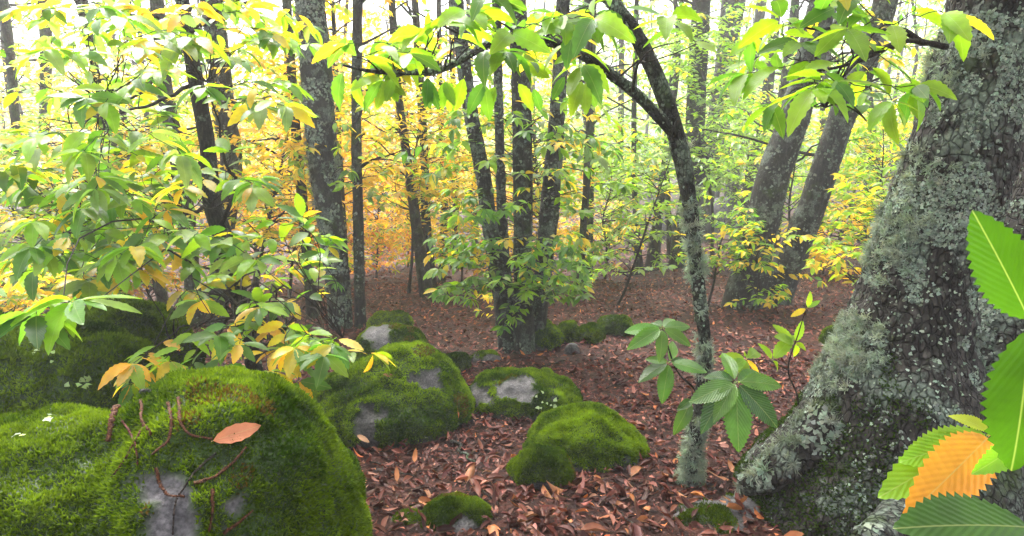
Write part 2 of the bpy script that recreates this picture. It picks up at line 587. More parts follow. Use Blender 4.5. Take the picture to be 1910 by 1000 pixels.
class Leaves:
    def __init__(s):
        s.p, s.d, s.n, s.L, s.c, s.o, s.cur = [], [], [], [], [], [], None
    def add(s, p, d, n, L, c):
        s.p.append(p); s.d.append(d); s.n.append(n); s.L.append(L); s.c.append(c); s.o.append(s.cur)
    def arrays(s, idx=None):
        a = [np.array(q, float) for q in (s.p, s.d, s.n, s.L, s.c)]
        if idx is not None:
            a = [q[idx] for q in a]
        p, d, n, L, c = a
        d = norm(d)
        n = norm(n - d * np.sum(n * d, -1, keepdims=True))
        return p, d, n, L, c
    def mesh(s, tmpl, mat, org, name, parent, idx=None, kind='stuff'):
        if not s.p or (idx is not None and len(idx) == 0):
            return None
        p, d, n, L, c = s.arrays(idx)
        tmpls = tmpl if isinstance(tmpl, list) else [tmpl]
        VV, FF, CC, base = [], [], [], 0
        for k, (tv, tf, tu) in enumerate(tmpls):
            q = np.arange(k, len(p), len(tmpls))
            if not len(q):
                continue
            y = np.cross(n[q], d[q])
            l = L[q][:, None, None]
            V = p[q][:, None] + (tv[None, :, 0:1] * d[q][:, None] + tv[None, :, 1:2] * y[:, None] + tv[None, :, 2:3] * n[q][:, None]) * l
            m = len(tv)
            F = tf[None] + (np.arange(len(q)) * m)[:, None, None] + base
            base += len(q) * m
            VV.append(V.reshape(-1, 3)); FF.append(F.reshape(-1, 3)); CC.append(np.repeat(c[q], m, 0))
        me = make_mesh(name, np.vstack(VV) - org, np.vstack(FF), mat, col=np.vstack(CC))
        return link(name, me, parent, None, kind)
    def objects(s, meshes, org, name, parent, idx, owners=None):
        p, d, n, L, c = s.arrays(idx)
        y = np.cross(n, d)
        out = []
        for k in range(len(p)):
            o = bpy.data.objects.new(name, meshes[k % len(meshes)])
            l = L[k]
            q = p[k] - org
            o.matrix_basis = Matrix(((d[k][0] * l, y[k][0] * l, n[k][0] * l, q[0]), (d[k][1] * l, y[k][1] * l, n[k][1] * l, q[1]),
                                     (d[k][2] * l, y[k][2] * l, n[k][2] * l, q[2]), (0, 0, 0, 1)))
            o.color = (*c[k], 1)
            C.objects.link(o)
            own = owners[s.o[idx[k]]] if owners and s.o[idx[k]] is not None else parent
            if own is not None:
                o.parent = own
            out.append(o)
        return out
    def split(s, most=300, minpx=10):
        """indices of the leaves that show largest in the picture, and the rest"""
        p = np.array(s.p)
        L = np.array(s.L)
        x, y, z = project(p)
        size = np.where((x > -60) & (x < 1970) & (y > -60) & (y < 1060) & (z > 0.1), L * FPX / np.maximum(z, .1), 0)
        o = np.argsort(-size)
        m = min(most, int((size > minpx).sum()))
        return o[:m], o[m:]
    def grow(s, root, org, most=300, minpx=12, meshes=None, tmpl=None, owners=None):
        if not s.p:
            return
        a, b = s.split(most, minpx)
        if len(a):
            s.objects(meshes or ME_NEAR, org, 'leaf', root, a, owners)
        if len(b):
            s.mesh(tmpl or T_MID, M_LEAF_S, org, 'foliage', root, b)

def rv(s=1.0):
    return np.array([R.gauss(0, s), R.gauss(0, s), R.gauss(0, s)])

ZUP = np.array([0, 0, 1.0])

def spray(LV, pts, L, wts, spacing=0.07, start=0.25, droop=0.25, ros=5, colour=None, tilt=0.35):
    """alternate leaves along a twig and a fan of leaves at its tip (plain floats: this runs some ten thousand times)"""
    P = pts.tolist()
    U, G = R.uniform, R.gauss
    main = R.choices(list(wts), list(wts.values()))[0]
    pc = dict(wts)
    pc[main] = pc.get(main, 0) + sum(wts.values())
    segs = []
    tot = 0.0
    for a, b in zip(P[:-1], P[1:]):
        t = (b[0] - a[0], b[1] - a[1], b[2] - a[2])
        l = math.sqrt(t[0] ** 2 + t[1] ** 2 + t[2] ** 2) + 1e-9
        segs.append((tot, l, a, (t[0] / l, t[1] / l, t[2] / l)))
        tot += l
    def sidev(t):
        h = math.hypot(t[0], t[1])
        if h < .1:
            a = U(0, 6.283)
            return math.cos(a), math.sin(a)
        return t[1] / h, -t[0] / h
    s = tot * start
    side = R.choice((-1, 1))
    k = 0
    while s < tot:
        while k < len(segs) - 1 and s > segs[k][0] + segs[k][1]:
            k += 1
        c0, l, a, t = segs[k]
        e = s - c0
        sx, sy = sidev(t)
        f, g = U(.3, .8), side * U(.6, 1)
        LV.add((a[0] + t[0] * e, a[1] + t[1] * e, a[2] + t[2] * e), (t[0] * f + sx * g, t[1] * f + sy * g, t[2] * f + U(-droop - .3, .2)),
               (G(0, tilt), G(0, tilt), 1 + G(0, tilt)), L * U(.7, 1.15), pal(pc))
        side = -side
        s += spacing * U(.6, 1.4)
    t = segs[-1][3]
    sx, sy = sidev(t)
    for k in range(ros):
        a = (k / max(1, ros - 1) - .5) * 2.6 + U(-.2, .2)
        c, q = math.cos(a), math.sin(a)
        LV.add(tuple(P[-1]), (t[0] * c + sx * q, t[1] * c + sy * q, t[2] * c + U(-droop - .25, .15)), (G(0, tilt), G(0, tilt), 1 + G(0, tilt)), L * U(.75, 1.2), pal(pc))

def bend(a, b, sag=0.0, wig=0.04, n=5):
    a, b = np.asarray(a, float), np.asarray(b, float)
    D = np.linalg.norm(b - a)
    P = [a]
    for k in range(1, n):
        t = k / n
        P.append(a * (1 - t) + b * t + ZUP * sag * math.sin(math.pi * t) * D + rv(wig * D))
    P.append(b)
    return np.array(P)

# ------------------------------------------------------------------ trunks
def stem_curve(pxs, Y, n, lean=0.0, up_to=None):
    """pixel points from top to base at the depth Y of the foot; the foot goes into the ground; extended above the picture"""
    pts, rad = [], []
    for (px, py, wd) in reversed(pxs):
        pts.append(at(px, py, Y))
        rad.append(wd * Y / FPX / 2 / math.cos(PITCH))
    pts, rad = np.array(pts), np.array(rad)
    z0 = pts[0, 2]
    pts[:, 1] += lean * (pts[:, 2] - z0)
    foot = pts[0].copy()
    g = float(height(foot[0], foot[1]))
    foot[2] = g - 0.12
    if pts[0, 2] > g + 0.02:
        pts = np.vstack([foot, pts]); rad = np.concatenate([[rad[0] * 1.35], rad])
    else:
        pts[0] = foot; rad[0] *= 1.25
    if up_to is not None and pts[-1, 2] < g + up_to:
        d = norm(pts[-1] - pts[max(0, len(pts) - 3)])
        d = norm(d + ZUP * 0.6)
        add = g + up_to - pts[-1, 2]
        r0 = rad[-1]
        for k in (0.33, 0.66, 1.0):
            pts = np.vstack([pts, pts[-1] + d * add / 3 / max(.4, d[2]) + np.array([R.gauss(0, .12), R.gauss(0, .12), 0])])
            rad = np.append(rad, r0 * (1 - 0.8 * k))
    s = np.concatenate([[0], np.cumsum(np.linalg.norm(np.diff(pts, axis=0), axis=1))])
    P = catmull(pts, n)
    u = np.linspace(0, len(pts) - 1, n)
    rr = np.interp(u, np.arange(len(pts)), rad)
    return P, rr

def bark_disp(amp, freq, seed, knots=0.0):
    def f(P, t, a, r):
        q = P.copy()
        q[..., 2] *= 0.35
        d = 0.4 - np.abs(fbm(q * freq, 3, seed)) * 2
        b = fbm(P * 6, 2, seed + 5)
        return r + amp * d + knots * r * b
    return f

def tri_sample(V, F, n, want=None):
    A, B, Cc = V[F[:, 0]], V[F[:, 1]], V[F[:, 2]]
    nr = np.cross(B - A, Cc - A)
    ar = np.linalg.norm(nr, axis=1)
    nr = nr / np.maximum(ar[:, None], 1e-12)
    wt = ar.copy()
    if want is not None:
        wt = wt * want((A + B + Cc) / 3, nr)
    tot = wt.sum()
    if tot <= 0:
        return np.zeros((0, 3)), np.zeros((0, 3))
    i = rng.choice(len(F), n, p=wt / tot)
    u, v = rng.random(n), rng.random(n)
    fl = u + v > 1
    u[fl], v[fl] = 1 - u[fl], 1 - v[fl]
    return A[i] + (B[i] - A[i]) * u[:, None] + (Cc[i] - A[i]) * v[:, None], nr[i]

# lichen: flat scales and bushy tufts
def scale_template(seed):
    r = random.Random(seed)
    V = [(0, 0, 0.12)]
    for k in range(7):
        a = k / 7 * 2 * math.pi
        q = r.uniform(.35, 1.25)
        V.append((q * math.cos(a), q * math.sin(a), r.uniform(-.1, .5)))
    return np.array(V), np.array([(0, 1 + k, 1 + (k + 1) % 7) for k in range(7)]), np.zeros((8, 3))
T_SCALE = [scale_template(k) for k in range(4)]

def tuft_template(seed, strands=34):
    r = random.Random(seed)
    V, F = [], []
    for k in range(strands):
        a = r.uniform(0, 2 * math.pi)
        e = r.uniform(0.15, 1.35)
        d = np.array([math.cos(a) * math.cos(e), math.sin(a) * math.cos(e), math.sin(e)])
        sd_ = norm(np.cross(d, [r.gauss(0, 1), r.gauss(0, 1), r.gauss(0, 1)]))
        L = r.uniform(.55, 1.1)
        p = np.zeros(3)
        b = len(V)
        wdt = r.uniform(.022, .05) * (1.6 if strands < 20 else 1)
        V += [p - sd_ * wdt, p + sd_ * wdt]
        for q in range(3):
            d = norm(d + np.array([r.gauss(0, .5), r.gauss(0, .5), r.gauss(0, .4)]))
            p = p + d * L / 3
            w_ = wdt * (1.1 if q == 1 else .8)
            V += [p - sd_ * w_, p + sd_ * w_]
            c = b + q * 2
            F += [(c, c + 1, c + 3), (c, c + 3, c + 2)]
        # fork
        c = len(V)
        V += [p + norm(d + sd_) * L * .22, p + norm(d - sd_) * L * .22]
        F += [(c - 2, c - 1, c), (c - 2, c - 1, c + 1)]
    return np.array(V), np.array(F), np.zeros((len(V), 3))
T_TUFT = [tuft_template(k) for k in range(4)]
T_TUFT_LOW = [tuft_template(k + 9, 12) for k in range(3)]
M_TUFT = leaf_mat('lichen_tuft', True, transl=0.25, rough=0.85, tboost=1.1, veins=False, spec=0.15)
ME_TUFT = [make_mesh('lichen_tuft', t[0], t[1], M_TUFT, luv=t[2]) for t in T_TUFT]

def lichen_col(n, lo=0.6, hi=1.25):
    b = np.array([[0.21, 0.25, 0.20]]) * rng.uniform(lo, hi, (n, 1))
    return b * (1 + rng.normal(0, .05, (n, 3)))

def lichen_scales(V, F, root, org, n, size, want=None, lo=.45, hi=1.2):
    p, nr = tri_sample(V, F, n, want)
    if not len(p):
        return
    lv = Leaves()
    d = np.cross(nr, rng.normal(size=(len(p), 3)))
    lv.p, lv.d, lv.n = list(p + nr * 0.001), list(d), list(nr + rng.normal(0, .28, (len(p), 3)))
    lv.L = list(size * rng.uniform(.4, 1.3, len(p)))
    lv.c = list(lichen_col(len(p), lo, hi))
    lv.mesh(T_SCALE, M_LICHEN, org, 'lichen_crust', root)

def lichen_tufts(V, F, root, org, n, size, want=None, lo=.7, hi=1.3):
    p, nr = tri_sample(V, F, n, want)
    if not len(p):
        return
    lv = Leaves()
    d = np.cross(nr, rng.normal(size=(len(p), 3)))
    lv.p, lv.d, lv.n = list(p), list(d), list(nr + rng.normal(0, .2, (len(p), 3)))
    lv.L = list(size * rng.uniform(.5, 1.3, len(p)))
    lv.c = list(lichen_col(len(p), lo, hi))
    a, b = lv.split(300, 0)
    lv.objects(ME_TUFT, org, 'lichen_tuft', root, a)
    if len(b):
        lv.mesh(T_TUFT_LOW, M_LICHEN, org, 'lichen_fringe', root, b)

def patchy(freq, thr, seed, extra=None):
    def f(c, n):
        q = (fbm(c * freq, 3, seed) > thr).astype(float) + 0.04
        return q * extra(c, n) if extra else q
    return f

#@@SETTING
# ------------------------------------------------------------------ ground
def build_ground():
    nu, nv = 300, 330
    u = np.linspace(-1, 1, nu)
    x = 100 * (0.05 * u + 0.95 * np.sign(u) * np.abs(u) ** 3)
    v = np.linspace(-0.28, 1, nv)
    y = 3 + 120 * (0.05 * v + 0.95 * np.sign(v) * np.abs(v) ** 2.6)
    X, Y = np.meshgrid(x, y)
    V = np.stack([X, Y, height(X, Y)], -1).reshape(-1, 3)
    i = np.arange(nv - 1)[:, None] * nu
    j = np.arange(nu - 1)[None]
    F = np.stack([i + j, i + j + 1, i + j + 1 + nu, i + j + nu], -1).reshape(-1, 4)
    o = link('ground', make_mesh('ground', V, F, M_GROUND), kind='structure')
    return V
GV = build_ground()

# ------------------------------------------------------------------ boulders
BVH = {}
def boulder(label, centre, lobes, sub=5, bare=(), moss_n=20000, moss_len=0.012, rough=0.05, seed=0, name='mossy_boulder', group=None,
            low=None, mossy=1.0, tone=1.0, skirt=0.10):
    centre = np.array(centre, float)
    bm = bmesh.new()
    bmesh.ops.create_icosphere(bm, subdivisions=sub, radius=1.0)
    D = np.array([v.co[:] for v in bm.verts])
    F = np.array([[v.index for v in f.verts] for f in bm.faces])
    bm.free()
    D = norm(D)
    rs = []
    for off, rad, rz in lobes:
        c, s = math.cos(rz), math.sin(rz)
        M = np.array([[c, s, 0], [-s, c, 0], [0, 0, 1]]) / np.array(rad)[:, None]
        o = -(M @ np.array(off, float))
        d = D @ M.T
        A = np.sum(d * d, 1); B = d @ o; Cc = o @ o - 1
        disc = B * B - A * Cc
        rs.append(np.where(disc > 0, (-B + np.sqrt(np.maximum(disc, 0))) / A, 0.0))
    rs = np.array(rs)
    k = 14.0 / np.max([max(l[1]) for l in lobes])
    r = np.log(np.sum(np.exp(rs * k), 0)) / k
    V = D * r[:, None]
    size = np.mean(r)
    V = V + D * (size * (rough * 1.6 * fbm(V / size * 1.4, 3, seed) + rough * 0.9 * fbm(V / size * 4, 3, seed + 7)))[:, None]
    W = V + centre
    # moss mask
    nr = np.zeros_like(V)
    fn = np.cross(V[F[:, 1]] - V[F[:, 0]], V[F[:, 2]] - V[F[:, 0]])
    for q in range(3):
        np.add.at(nr, F[:, q], fn)
    nr = norm(nr)
    g = height(W[:, 0], W[:, 1])
    x, y, z = project(W)
    nz = fbm(W * 9, 3, seed + 3)
    mask = np.clip((nr[:, 2] + 0.42 + 0.35 * nz) * 4, 0, 1)
    mask *= np.clip((W[:, 2] - g - skirt * 0.3 + 0.05 * nz) / (skirt + .01) + .5, 0, 1)
    for (bx, by, br, asp) in bare:
        dd = np.sqrt(((x - bx) / asp) ** 2 + (y - by) ** 2) / br + 0.6 * nz + 1.3 * fbm(W * 13, 4, seed + 8)
        mask *= np.clip((dd - 0.8) * 4, 0, 1)
    mask *= np.clip((fbm(W * 3.3, 2, seed + 11) + mossy) * 4, 0, 1)
    V = V + nr * (mask * moss_len * (1.2 + 1.8 * fbm(W * 14, 2, seed + 4)))[:, None]
    org = np.array([centre[0], centre[1], float(height(centre[0], centre[1]))])
    root = thing(name, org, label, 'boulder', group)
    W = V + centre
    link('rock', make_mesh('rock', W - org, F, M_ROCK, col=np.repeat(mask[:, None], 3, 1)), root)
    BVH[label] = BVHTree.FromPolygons([tuple(q) for q in W], [tuple(f) for f in F])
    fm = mask[F].min(1)
    gz = height(W[F].mean(1)[:, 0], W[F].mean(1)[:, 1])
    keep = lambda c, n: fm * (c[:, 2] > gz - 0.02) * np.where(np.sum(n * norm(CAM - c), 1) > -0.45, 1.0, 0.05)
    p, n = tri_sample(W, F, moss_n, keep)
    K = 2
    P = np.repeat(p, K, 0)
    NN = np.repeat(n, K, 0)
    m = len(P)
    rd = rng.normal(size=(m, 3))
    tdir = norm(NN * 1.0 + rd * 0.55 + np.array([0, 0, .25]))
    sd_ = norm(np.cross(tdir, rng.normal(size=(m, 3))))
    ln = moss_len * rng.uniform(.6, 1.4, (m, 1)) * (1 + .5 * np.repeat(fbm(p * 14, 2, seed + 4), K)[:, None])
    wd = ln * rng.uniform(.2, .36, (m, 1))
    P = P - NN * moss_len * .25 + rd * moss_len * .18
    TV = np.stack([P - sd_ * wd, P + sd_ * wd, P + tdir * ln], 1).reshape(-1, 3)
    TF = np.arange(m * 3).reshape(-1, 3)
    a = np.clip(fbm(p * 5, 3, seed + 21) * .9 + .45 + rng.normal(0, .16, len(p)), 0, 1)[:, None]
    c0, c1 = np.array([[0.022, 0.052, 0.004]]), np.array([[0.17, 0.26, 0.012]])
    col = (c0 + (c1 - c0) * a) * tone
    br_ = (fbm(p * 3.1, 3, seed + 31) > .55)[:, None] & (rng.random((len(p), 1)) < .5)
    col = np.where(br_, np.array([[0.11, 0.07, 0.015]]), col)
    col = np.repeat(col, K * 3, 0)
    link('moss', make_mesh('moss', TV - org, TF, M_MOSS, col=col, smooth=False), root, None, 'stuff')
    return root

def hit(label, px, py):
    d = ray(px, py)
    h = BVH[label].ray_cast(Vector(CAM), Vector(d).normalized())
    if h[0] is None:
        return None, None
    return np.array(h[0]), np.array(h[1])

# near boulder, lower left
LA = 'large moss covered boulder with brown catkins and an orange leaf on top'
cA = at(330, 900, 1.75)
boulder(LA, (-0.95, 1.72, 0.36), [((0.10, 0.05, 0.0), (0.38, 0.48, 0.52), 0.2), ((-0.35, -0.05, -0.06), (0.5, 0.55, 0.48), -0.2), ((0.18, -0.15, -0.3), (0.38, 0.42, 0.40), 0)],
        6, [(315, 985, 66, 1.1), (438, 935, 19, 1.0)], 140000, 0.011, 0.04, 1, tone=.95)
LB = 'low dark green mossy boulder behind the catkin strewn boulder'
pB = at(40, 740, 3.0)
boulder(LB, pB + [-.15, 0.2, -0.25], [((0, 0, 0), (0.80, 0.6, 0.50), 0.0), ((-.5, .1, .08), (.6, .5, .45), 0)], 5, [], 46000, 0.020, 0.05, 2, tone=.75)
LC = 'rounded mossy boulder with steep dark side under yellow foliage'
pC = at(195, 700, 4.1)
boulder(LC, pC + [0, 0.25, -0.15], [((0, 0, 0), (0.44, 0.5, 0.56), 0.0), ((-.2, 0, -.2), (.42, .5, .45), 0)], 5, [], 40000, 0.020, 0.06, 3, tone=.75)
LD = 'broad mossy boulder with two bare grey granite patches'
gD = ground(740, 835)
boulder(LD, gD + [-0.14, 0.55, 0.01], [((0, 0, 0.0), (0.58, 0.58, 0.34), 0.0), ((0.10, 0.08, 0.04), (0.38, 0.48, 0.42), 0), ((-.32, .1, -.08), (.42, .5, .28), .3)], 6,
        [(680, 790, 32, 0.8), (790, 710, 19, 1.5), (690, 845, 24, 1.4)], 56000, 0.015, 0.05, 4, tone=1.25, skirt=.05)
gD2 = ground(735, 700)
boulder('small stone capped with moss at the top of the broad boulder', gD2 + [-0.05, .25, 0.12], [((0, 0, 0), (.36, .3, .26), 0), ((-.15, 0, .04), (.2, .2, .24), 0)], 4,
        [(700, 628, 22, 1.2)], 15000, 0.016, .08, 5)
LE = 'low boulder with grey granite crown and moss around it'
gE = ground(960, 785)
boulder(LE, gE + [0.03, .38, -0.02], [((0, 0, 0), (.44, .36, .24), 0), ((.2, -.05, -.03), (.3, .3, .2), 0)], 5, [(965, 728, 22, 2.4), (885, 735, 18, 1.0)], 26000, 0.015, .06, 6, tone=1.2, skirt=.04)
LF = 'domed bright green mossy boulder beside the lichened young trunk'
gF = ground(1095, 880)
boulder(LF, gF + [-.01, 0.30, -.05], [((0, 0, 0), (.35, .32, .29), 0), ((.16, -.03, -.06), (.28, .3, .24), 0)], 5, [(1210, 890, 26, 1.8)], 42000, 0.014, .05, 7, tone=1.25, skirt=.04)
LG = 'small dark mossy stone leaning against the domed boulder'
gG = ground(1010, 908)
boulder(LG, gG + [0.0, 0.10, 0.02], [((0, 0, 0), (.17, .15, .15), 0)], 4, [(1010, 905, 14, 1.6)], 14000, 0.011, .07, 8, tone=.8, skirt=.03)
LH = 'flat mossy stone poking out of the leaf litter'
gH = ground(845, 985)
boulder(LH, gH + [0.0, 0.10, -0.09], [((0, 0, 0), (.22, .2, .16), 0), ((-.22, 0, -.04), (.2, .15, .12), 0)], 5, [(860, 1000, 22, 2.2)], 20000, 0.011, .06, 9, tone=.85, skirt=.03)
gR = ground(1370, 985)
boulder('flat grey rock with patchy moss before the massive trunk foot', gR + [0, .1, -.15], [((0, 0, 0), (.36, .24, .17), 0), ((.2, .1, 0), (.3, .2, .16), 0)], 5, [], 4000, .011, .09, 77, mossy=-.12, tone=.6, skirt=.02, name='flat_rock')
# smaller stones further off
for (px, py, wpx, hpx, lab, bare) in [
    (725, 618, 80, 24, 'flat mossy stone lying beyond the broad boulder', []),
    (850, 694, 44, 26, 'tiny mossy stone half sunk in the leaf litter', []),
    (1010, 652, 74, 42, 'long mossy stone against the foot of the coppice stems', [(990, 650, 10, 2.0)]),
    (1062, 640, 40, 30, 'mossy stone second from the coppice stems in the short row', []),
    (1103, 640, 42, 26, 'smallest mossy stone in the row leading from the coppice stems', []),
    (1148, 626, 64, 26, 'mossy stone at the far end of the row from the coppice stems', []),
    (1556, 645, 36, 24, 'small dark mossy lump beside the big leaning trunk', []),
    (535, 640, 60, 22, 'low mossy stone behind the yellow leaf sprig', []),
]:
    g = ground(px, py)
    s = g[1] / FPX
    a, b = wpx * s / 2 * 1.05, hpx * s
    boulder(lab, g + [0, a * .6, b * .15], [((0, 0, 0), (a, a * .8, b), R.uniform(-.3, .3)), ((a * .4, 0, -b * .15), (a * .6, a * .6, b * .8), 0)], 4, bare, 4500, 0.018, .08, 40 + px % 17, tone=.95, skirt=.03, name='mossy_stone')
for (px, py, wpx, hpx, lab) in [
    (1352, 432, 90, 56, 'dark bare boulder standing among the far trunks'),
    (1245, 445, 60, 40, 'grey boulder behind the slender far poles'),
    (905, 676, 60, 14, 'flat grey stone bedded in litter near the coppice'),
    (1068, 660, 30, 18, 'bare grey stone under the mossy row'),
]:
    g = ground(px, py)
    s = g[1] / FPX
    a, b = wpx * s / 2, hpx * s
    boulder(lab, g + [0, a * .5, b * .1], [((0, 0, 0), (a, a * .8, b), R.uniform(-.3, .3)), ((-a * .4, 0, -b * .15), (a * .6, a * .6, b * .8), 0)], 4, [], 1500, 0.016, .1, 60 + px % 17, mossy=-.25, skirt=.03, name='bare_boulder')

#@@TREES
# ------------------------------------------------------------------ trees
def near_pt(P, q):
    i = int(np.argmin(np.linalg.norm(P - q, axis=1)))
    return i

def rect_foliage(LV, tw, P, rr, rects, L, wts, Yr, spacing=.07, tl=(.35, .7), droop=.25, ros=5, dirs=None, branch_r=.006, limb=True, sag=.05):
    """leafy twigs in the picture areas given, each joined to the stem P by a thin branch"""
    for (x0, y0, x1, y1, n) in rects:
        for _ in range(n):
            c = at(R.uniform(x0, x1), R.uniform(y0, y1), R.uniform(*Yr))
            i = near_pt(P, c - ZUP * 0.3 * min(1.0, np.linalg.norm((c - P.mean(0))[:2])))
            base = P[i]
            out = c - base
            out[2] *= .4
            dv = norm(norm(out) * 1.0 + rv(.45) * np.array([1, 1, .45]))
            ln = R.uniform(*tl)
            a = c - dv * ln * .5
            b = c + dv * ln * .5 - ZUP * ln * R.uniform(0, .25)
            T = bend(a, b, .05, .03, 5)
            T = catmull(T, 8)
            own = len(tw.V)
            LV.cur = own
            spray(LV, T, L, wts, spacing, .1, droop, ros)
            LV.cur = None
            if not limb:
                tw.add(*tube(T, np.linspace(branch_r * .6, .0015, 8), 4))
            else:
                B = catmull(bend(base, a, sag, .05, 4), 9)
                r0 = min(rr[i] * .5, branch_r * (1 + np.linalg.norm(a - base) * .6))
                tw.add(*tube(np.vstack([B[:-1], T]), np.concatenate([np.linspace(r0, branch_r * .6, 8), np.linspace(branch_r * .6, .0015, 8)]), 5))

def crown(LV, tw, P, rr, zlo, zhi, n, reach, L, wts, spacing=.12, tl=(.6, 1.2), ros=5):
    """branches all round the stem between two heights over its foot"""
    z = P[:, 2] - P[0, 2]
    ok = np.where((z >= zlo) & (z <= zhi))[0]
    if not len(ok):
        return
    for _ in range(n):
        i = R.choice(list(ok))
        j_ = min(len(P) - 1, i + 1)
        o_ = P[i] + (P[j_] - P[i]) * R.random()
        a = R.uniform(0, 2 * math.pi)
        u = (z[i] - zlo) / max(.1, zhi - zlo)
        ln = reach * R.uniform(.35, 1.0) * (1.15 - .6 * u)
        dv = np.array([math.cos(a), math.sin(a), R.uniform(.0, .55)])
        e = o_ + dv * ln
        B = catmull(bend(o_, e, .06, .05, 4), 8)
        tw.add(*tube(B, np.linspace(min(rr[i] * .5, .012 + .008 * ln), .004, 8), 3))
        for k in range(max(1, int(ln / .35))):
            j = R.randint(3, 7)
            d2 = norm(dv * np.array([1, 1, .3]) + rv(.7) * np.array([1, 1, .35]))
            l2 = R.uniform(*tl) * .7
            T = bend(B[j], B[j] + d2 * l2 - ZUP * .15 * l2, .05, .03, 3)
            spray(LV, T, L, wts, spacing, .1, .3, ros)

# --- T1: lichened trunk left of centre
def lichen_trunk(pxs, foot_px, label, scales, tufts, mat, name='chestnut_tree', cat='tree', seg=36, n=170, up=9, lean=0., group=None, amp=.018, knots=.08, sz=.02, Y=None):
    Y = Y or ground(*foot_px)[1]
    P, rr = stem_curve(pxs, Y, n, lean, up)
    org = np.array([P[0, 0], P[0, 1], float(height(P[0, 0], P[0, 1]))])
    root = thing(name, org, label, cat, group)
    V, F = tube(P, rr, seg, bark_disp(amp, 14, R.randint(0, 99), knots))
    tk = link('trunk', make_mesh('trunk', V - org, F, mat), root)
    low = lambda c, nn: (project(c)[1] > -150).astype(float)
    if scales:
        lichen_scales(V, F, root, org, scales, sz, patchy(4, .12, 3, low))
    if tufts:
        lichen_tufts(V, F, tk, org, tufts, sz * 2.6, patchy(3, .1, 8, low))
    TK[0] = tk
    return root, P, rr, org, Y
TK = [None]

root, P, rr, org, Y = lichen_trunk([(575, -60, 50), (578, 0, 50), (590, 130, 53), (603, 300, 53), (622, 450, 46), (637, 610, 44)], (637, 613),
    'grey lichen crusted trunk with curled twigs rising behind the broad mossy boulder', 3200, 300, M_BARK_LICH, sz=.022)
LV, tw = Leaves(), Parts()
rect_foliage(LV, tw, P, rr, [(560, 300, 740, 400, 6), (640, 250, 740, 330, 4), (600, 480, 680, 560, 3), (530, 170, 720, 240, 4)], .15, MIXED, (Y - .7, Y + .2), tl=(.2, .4), ros=5)
tb = Parts()
crown(LV, tb, P, rr, 5.2, 9, 26, 2.6, .17, MIXED, .16)
tb.build('crown_branch', M_TWIG, root, org)
LV.grow(root, org, owners=tw.each('branch', M_TWIG, root, org))

# --- coppice stool in the middle
Yc = ground(965, 655)[1]
orgc = ground(970, 652)
croot = thing('coppice_chestnut', orgc, 'clump of four mossy grey stems from one stool with leafy sprouts', 'tree')
LV, tw, tb = Leaves(), Parts(), Parts()
for k, px in enumerate([
    [(850, -60, 22), (860, 80, 24), (880, 220, 26), (900, 320, 28), (915, 430, 30), (935, 560, 30), (952, 655, 32)],
    [(922, -60, 15), (925, 0, 16), (930, 200, 16), (936, 400, 18), (945, 520, 19), (960, 640, 20)],
    [(962, -60, 30), (965, 0, 30), (972, 150, 34), (975, 350, 36), (975, 500, 33), (978, 662, 36)],
    [(1056, -60, 24), (1052, 0, 24), (1045, 150, 26), (1035, 280, 32), (1025, 400, 36), (1012, 520, 32), (1000, 630, 34)]]):
    P, rr = stem_curve(px, Yc + (0, .12, -.05, .1)[k], 120, (.0, .05, -.02, .04)[k], 9)
    V, F = tube(P, rr, 22, bark_disp(.008, 16, 70 + k, .07))
    link('stem', make_mesh('stem', V - orgc, F, M_BARK_LICH), croot)
    crown(LV, tb, P, rr, 4.6, 9, 12, 2.2, .17, LIME, .16)
    lichen_scales(V, F, croot, orgc, 900, .016, patchy(5, .0, 5, lambda c, nn: (project(c)[1] > -100).astype(float)), .35, .9)
    if k == 2:
        Pc, rc = P, rr
rect_foliage(LV, tw, Pc, rc, [(830, 440, 1080, 500, 34), (840, 500, 1070, 545, 22), (960, 460, 1095, 560, 14), (815, 460, 900, 510, 8), (900, 570, 1000, 600, 2)], .13, SPROUT, (Yc - .75, Yc - .15), tl=(.2, .4), spacing=.05, ros=6, branch_r=.004)
rect_foliage(LV, tw, Pc, rc, [(860, 180, 1080, 400, 30), (1020, 180, 1150, 420, 18), (780, 250, 900, 400, 10)], .14, SPROUT, (Yc - .7, Yc - .1), tl=(.2, .45), branch_r=.005)
tb.build('crown_branch', M_TWIG, croot, orgc)
LV.grow(croot, orgc, tmpl=T_MID, owners=tw.each('branch', M_TWIG, croot, orgc))

# --- dark sapling on the left with the big leafy branches
root, P, rr, org, Y = lichen_trunk([(335, -70, 18), (345, 30, 24), (365, 150, 26), (385, 260, 28), (395, 370, 32), (412, 430, 36), (445, 550, 34), (475, 690, 30), (490, 790, 36)], (490, 790),
    'slim dark wet sapling with wide leafy branches beside the catkin strewn boulder', 250, 0, M_BARK_DARK, name='chestnut_sapling', up=3.6, n=110, seg=18, amp=.005, sz=.014)
LV, tw = Leaves(), Parts()
br = Parts()
SB = []
for pts in [[(352, 60), (320, 110), (285, 155), (230, 185), (180, 205)], [(352, 50), (300, 35), (250, 28), (215, 18)], [(355, 60), (390, 30), (430, 10), (460, -20)],
            [(395, 380), (340, 405), (290, 415), (230, 425), (150, 440)], [(385, 270), (360, 330), (345, 390), (300, 440)], [(412, 430), (440, 350), (420, 300), (400, 200), (390, 160)],
            [(445, 560), (430, 590), (395, 640), (340, 660)], [(470, 660), (520, 650), (580, 640), (640, 630)], [(365, 150), (300, 190), (220, 210), (130, 230)]]:
    Q = np.array([at(a, b, Y - .22 * k * R.uniform(.6, 1.3)) for k, (a, b) in enumerate(pts)])
    B = catmull(Q, 16)
    B = B + np.array([rv(.008) for _ in B])
    SB.append(catmull(B, 40))
    br.add(*tube(B, np.linspace(.016, .003, 16), 6))
